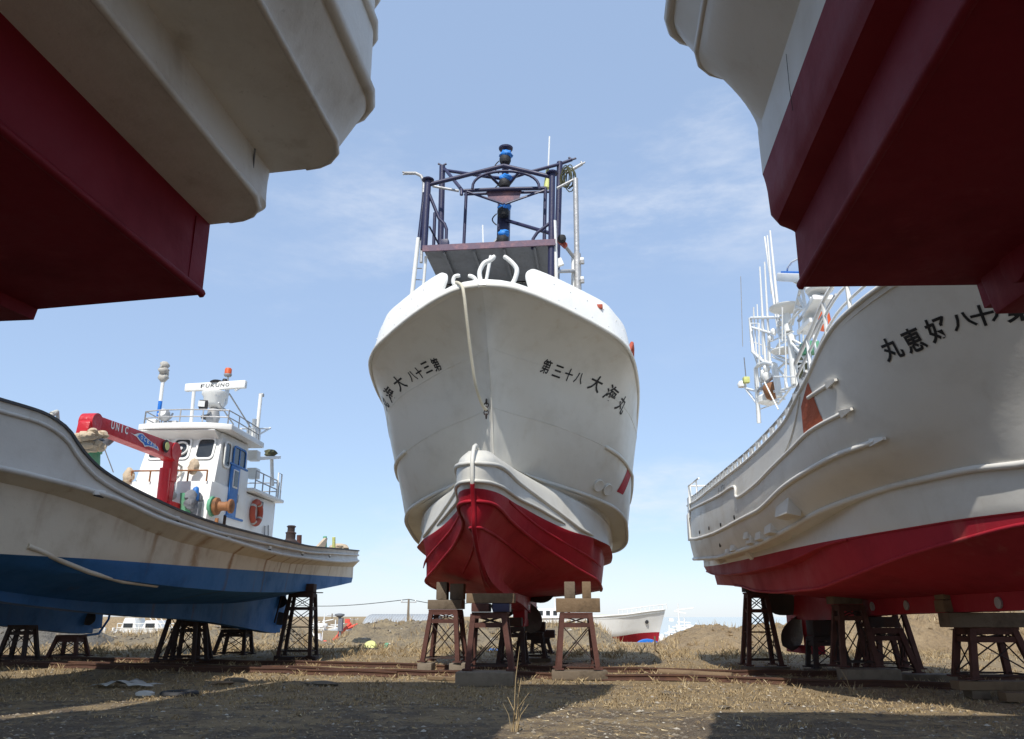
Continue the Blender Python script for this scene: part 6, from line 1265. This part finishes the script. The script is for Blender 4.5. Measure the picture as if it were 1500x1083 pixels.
def shed(u0, u1, vt, vb, y, dep, label, mat, gable=True, name='shed'):
    a, b = px(u0, vb, y), px(u1, vb, y); W = b.x - a.x; H = px(u0, vt, y).z - a.z; root = empty(name, (a.x, a.y, a.z), 0, label, 'shed')
    if gable == 'arch':
        n = 14; vs = []
        for x in (0, W):
            for i in range(n + 1): s = i / n; vs.append((x, dep * (.5 - .5 * math.cos(PI * s)), H * math.sin(PI * s) ** .7))
        mb = MB(); mb.add(vs, [(i, i + 1, n + 2 + i, n + 1 + i) for i in range(n)]); mb.build('roof', mat, root, 60); mb = MB(); mb.add([(x_, y_, z_) for x_, y_, z_ in [(W - .05 if v[0] > 0 else .05, v[1] * .99 + .02, v[2] * .98) for v in vs]], [tuple(range(n + 1)), tuple(range(n + 1, 2 * n + 2))]); mb.build('end_wall', 'grey', root, 0)
        mb = MB()
        for k in range(24): x = W * (k + .5) / 24; mb.tube([(x, dep * (.5 - .5 * math.cos(PI * s)) - .02, H * math.sin(PI * s) ** .7 + .01) for s in [i / 14 for i in range(15)]], .03, 4)
        mb.build('rib', mat, root, 60)
    else:
        MB().box((W / 2, dep / 2, H * .35), (W, dep, H * .7)).build('wall', mat, root); mb = MB(); mb.add([(-.2, -.2, H * .7), (W + .2, -.2, H * .7), (W + .2, dep / 2, H), (-.2, dep / 2, H), (-.2, dep + .2, H * .7), (W + .2, dep + .2, H * .7)], [(0, 1, 2, 3), (3, 2, 5, 4), (0, 3, 4), (1, 5, 2)]); mb.build('roof', 'zinc', root, 0); MB().box((W * .4, -.02, H * .25), (W * .3, .05, H * .45)).build('door', 'grey', root)
    return root
shed(524, 627, 900, 952, 90, 10, 'long grey barrel-roofed shed beyond the rubble mound', 'zinc', 'arch')
shed(512, 536, 919, 955, 85, 6, 'low blue-grey shed at the left foot of the barrel-roofed shed', 'grey'); shed(478, 498, 921, 945, 75, 5, 'small brown hut with a pale gable behind the white boat', 'brown')
def upole(u, vt, vb, y, label, arm=.8):
    p = px(u, vb, y); root = empty('utility_pole', p, 0, label, 'utility pole', 'utility poles'); h = px(u, vt, y).z - p.z
    MB().tube([(0, 0, 0), (0, 0, h)], [.16, .1], 8).build('pole', 'conc', root, 60); MB().bar((-arm, 0, h - .3), (arm, 0, h - .3), .1, .1).build('cross_arm', 'steel', root); mb = MB()
    for s in (-.9, 0, .9): mb.lathe([(.05, 0), (.08, .08), (.04, .18)], (s * arm, 0, h - .25), 8)
    mb.build('insulator', 'wh2', root, 50); return p + Vector((0, 0, h))
a = upole(597, 878, 925, 82, 'concrete utility pole standing against the sky over the barrel-roofed shed'); b = upole(484, 899, 940, 130, 'small distant utility pole above the white boat at left'); c = upole(517, 905, 935, 150, 'smallest distant utility pole left of the barrel-roofed shed')
mb = MB(); d = px(395, 884, 100)
for p, q in ((a, d), (a, px(700, 881, 110))): mb.tube([p.lerp(q, i / 12) - Vector((0, 0, .5 * math.sin(PI * i / 12))) for i in range(13)], .035, 4)
tag(mb.build('power_line', 'dark', None, 0), 'thin overhead wire running both ways from the concrete utility pole', 'wire')
# cluster of white masts and rigging far right
rg = random.Random(9)
for k, (u, vt) in enumerate(((1005, 905), (997, 884), (982, 916), (1022, 912), (1011, 920), (990, 922), (460, 905), (472, 899), (489, 908))):
    p = px(u, 950, 70 + k); root = empty('boat_mast', p, 0, ['white mast cluster with cross arms left of the tan mound', 'tallest thin white mast left of the tan mound', 'low white mast nearest the blue cover', 'white mast with a long yard just above the tan mound', 'short white mast half hidden by the tan mound', 'shortest white mast beside the red trawler bow', 'white mast just left of the small boat with orange buoys', 'tall white mast behind the small boat with orange buoys', 'short white mast between the small boat and the dark signal mast'][k], 'mast', 'masts of boats moored far behind'); h = px(u, vt, 70 + k).z - p.z
    MB().tube([(0, 0, 0), (0, 0, h)], [.14, .05], 6).build('pole', 'wh2', root, 60); mb = MB()
    for j in range(7): z = h * rg.uniform(.25, .85); l = rg.uniform(.4, 1.3); mb.tube([(-l * rg.random(), 0, z), (l, 0, z + rg.uniform(-.2, .3))], .05, 5)
    mb.build('yard', 'wh2', root, 60); mb = MB()
    for j in range(5): mb.box((rg.uniform(-.8, .8), rg.uniform(-.3, .3), h * rg.uniform(.2, .7)), (rg.uniform(.2, .5), .3, rg.uniform(.15, .4)))
    mb.build('fittings', 'wh2', root)
    if k < 6: MB().hexa([(-1.6, -.6, 0), (1.6, -.6, 0), (1.6, .6, 0), (-1.6, .6, 0), (-1.8, -.7, .9), (1.9, -.7, 1.1), (1.9, .7, 1.1), (-1.8, .7, .9)]).build('hull', 'wh2', root, bevel=.05)
# white crates / railing row under the trawler, blue cover
root = empty('cradle', px(935, 948, 60), 0, 'low white cradle rails under the bow of the red-bottomed trawler', 'cradle'); B0 = root.location; mb = MB()
for u in range(905, 966, 6): mb.tube([rel(px(u, 950, 60)), rel(px(u, 941, 60))], .06, 5)
for v in (942, 946): mb.tube([rel(px(903, v, 60)), rel(px(966, v, 60))], .05, 5)
mb.build('rail', 'wh2', root, 60)
n = 12; mb = MB(); P0 = px(951, 952, 50); mb.add([(P0.x + .95 * math.cos(PI * i / n), P0.y + y, P0.z - .2 + .78 * math.sin(PI * i / n)) for y in (0, 1.6) for i in range(n + 1)], [(i, i + 1, n + 2 + i, n + 1 + i) for i in range(n)] + [tuple(range(n + 1)), tuple(range(n + 1, 2 * n + 2))]); tag(mb.build('covered_heap', 'blue2', None, 60), 'bright blue dome-shaped cover in the gap right of the red-bottomed trawler', 'cover')
tag(MB().hexa([px(u, v, y) for u, v, y in ((928, 958, 48), (962, 956, 48), (962, 956, 49), (928, 958, 49), (933, 952, 48), (960, 951, 48), (960, 951, 49), (933, 952, 49))]).build('net_heap', M['green'], None, 0, bevel=.03), 'pale green heap in front of the blue cover', 'heap')
tag(MB().tube([px(961, 970, 32), px(959, 932, 32)], .035, 6).build('marker_stake', 'timber', None, 60), 'thin leaning stake at the foot of the tan mound', 'stake')
# litter
tag(MB().lathe([(.28, -.02), (.3, 0), (.28, .02)], px(542, 949, 35.5) + Vector((0, 0, .02)), 18, Matrix.Rotation(R(65), 3, 'X')).build('plastic_disc', 'yellow', None, 40), 'pale yellow-green round disc lying at the foot of the rubble mound', 'disc')
tag(MB().bar(px(561, 957, 34), px(567, 943, 34.6), .14, .08).build('plank', 'green', None, 0, bevel=.01), 'pale green board leaning at the foot of the rubble mound', 'board')
tag(MB().tube([px(563, 954, 34), px(640, 959, 33)], .05, 6).build('drift_pole', 'timberd', None, 60), 'thin grey pole lying along the foot of the rubble mound', 'pole')
mb = MB()
for k in range(4): mb.blob(px(718 + k * 3, 957, 33) + Vector((0, 0, .05)), (.16, .12, .13), 9, .3, k)
tag(mb.build('plastic_bag', 'bluecloth', None, 50), 'crumpled bright blue plastic bag seen between the legs of the nearest trestle', 'bag')
mb = MB(); c0 = atz(180, 1008, 0); n = 9; vs = []
for j in range(5):
    for i in range(n): x = (i / (n - 1) - .5) * 1.15; y = (j / 4 - .5) * .5; vs.append((c0.x + x + .08 * math.sin(j * 2), c0.y + y + .08 * math.sin(i * 1.7), .03 + .12 * abs(math.sin(i * 1.1 + j * .8)) * (1 - abs(x) / .7) + .01))
mb.add(vs, [(j * n + i, j * n + i + 1, (j + 1) * n + i + 1, (j + 1) * n + i) for j in range(4) for i in range(n - 1)]); o = mb.build('plastic_sheet', 'plastic', None, 60); tag(o, 'crumpled pale plastic sheet on the shaded ground at left', 'sheet'); sm = o.modifiers.new('thickness', 'SOLIDIFY'); sm.thickness = .004
tag(MB().blob(atz(212, 1017, .04), (.17, .1, .06), 9, .3, 3).build('plastic_scrap', 'plastic', None, 50), 'small pale scrap just right of the crumpled plastic sheet', 'scrap')
c0 = atz(263, 1017, .02); n = 30; tag(MB().tube([c0 + Vector((.27 * math.cos(2 * PI * i / n), .27 * math.sin(2 * PI * i / n), 0)) for i in range(n)], .055, 10, closed=True).build('old_tyre', 'dark', None, 60), 'old black tyre lying flat on the shaded ground', 'tyre')
tag(MB().blob(atz(327, 1001, .03), (.22, .12, .05), 9, .3, 6).build('plank_scrap', 'timber', None, 50), 'pale flat scrap near the left rail', 'scrap')
for k, (u, v, s) in enumerate(((470, 1003, .3), (345, 997, .25), (760, 1060, .06), (1060, 1036, .1), (1155, 1031, .08), (980, 1016, .14))):
    tag(MB().blob(atz(u, v, .02), (s, s * .6, s * .25), 8, .3, k + 40).build('flat_stone', 'stone', None, 0), ['pale flat stone in the sunlit grass left of the centre boat', 'pale flat stone beside the left rail', 'small stone in the shaded foreground', 'dark stone at the corner of the right-hand shadow', 'little stone inside the right-hand shadow', 'pale flat stone in the sunlit grass right of the big concrete block'][k], 'stone', 'loose stones')
# mooring rope hanging from the bow of the centre boat
P = [px(667, 414, 15.8), px(672, 415, 15.45), px(677, 420, 15.26), px(680, 435, 15.22), px(684, 470, 15.35), px(690, 520, 15.65), px(697, 565, 16.0), px(706, 592, 16.4), px(712, 600, 16.62)]; q = []
for i in range(len(P) - 1):
    a, b = P[max(i - 1, 0)], P[min(i + 2, len(P) - 1)]
    for j in range(6): s = j / 6; q.append(.5 * ((2 * P[i]) + (-a + P[i + 1]) * s + (2 * a - 5 * P[i] + 4 * P[i + 1] - b) * s * s + (-a + 3 * P[i] - 3 * P[i + 1] + b) * s ** 3))
q.append(P[-1]); tag(MB().tube(q, .036, 8).build('mooring_rope', 'rope', None, 60), 'cream rope hanging from the bow fairlead of the centre boat down to its bow eye', 'rope')
# ================================================================ light
SUN_AZ, SUN_EL = 6.0, 51.0       # sun stands behind the camera, a little to the left
sd = bpy.data.lights.new('sun', 'SUN'); sd.energy = 3.7; sd.angle = R(.53); sd.color = (1, .955, .88)
so = bpy.data.objects.new('sun', sd); COL.objects.link(so)
tosun = Vector((-math.sin(R(SUN_AZ)) * math.cos(R(SUN_EL)), -math.cos(R(SUN_AZ)) * math.cos(R(SUN_EL)), math.sin(R(SUN_EL))))
so.rotation_euler = tosun.to_track_quat('Z', 'Y').to_euler(); so.location = (-8, -30, 40)
w = bpy.data.worlds.new('World'); SC.world = w; w.use_nodes = True; nt = w.node_tree; bg = nt.nodes['Background']
sky = nt.nodes.new('ShaderNodeTexSky'); sky.sky_type = 'NISHITA'; sky.sun_disc = False; sky.sun_elevation = R(SUN_EL)
sky.sun_rotation = math.atan2(tosun.x, tosun.y); sky.air_density = 1.0; sky.dust_density = .25; sky.ozone_density = 1.4; sky.altitude = 0
tc = nt.nodes.new('ShaderNodeTexCoord'); mp = nt.nodes.new('ShaderNodeMapping'); mp.inputs['Scale'].default_value = (1.3, 1.3, 4.2); mp.inputs['Rotation'].default_value = (R(12), R(-18), 0)
nt.links.new(tc.outputs['Generated'], mp.inputs[0])
n1 = noise(nt, mp.outputs[0], 1.6, 9, .66); n2 = noise(nt, mp.outputs[0], .9, 2, .5)
f = mul(nt, ramp(nt, n1, .46, .74), ramp(nt, n2, .40, .60))
hs = nt.nodes.new('ShaderNodeHueSaturation'); hs.inputs['Saturation'].default_value = .95; nt.links.new(sky.outputs[0], hs.inputs['Color'])
c0 = mix(nt, .65, hs.outputs[0], (2.25, 3.05, 4.45)); c = mix(nt, mul(nt, f, .8), c0, (4.5, 4.75, 5.2))
nt.links.new(c, bg.inputs['Color']); bg.inputs['Strength'].default_value = .15
vs_ = SC.view_settings; vs_.view_transform = 'Standard'; vs_.look = 'None'; vs_.exposure = .4; vs_.gamma = 1.0; vs_.use_curve_mapping = False
SC.cycles.use_denoising = True
SC.cycles.max_bounces = 8
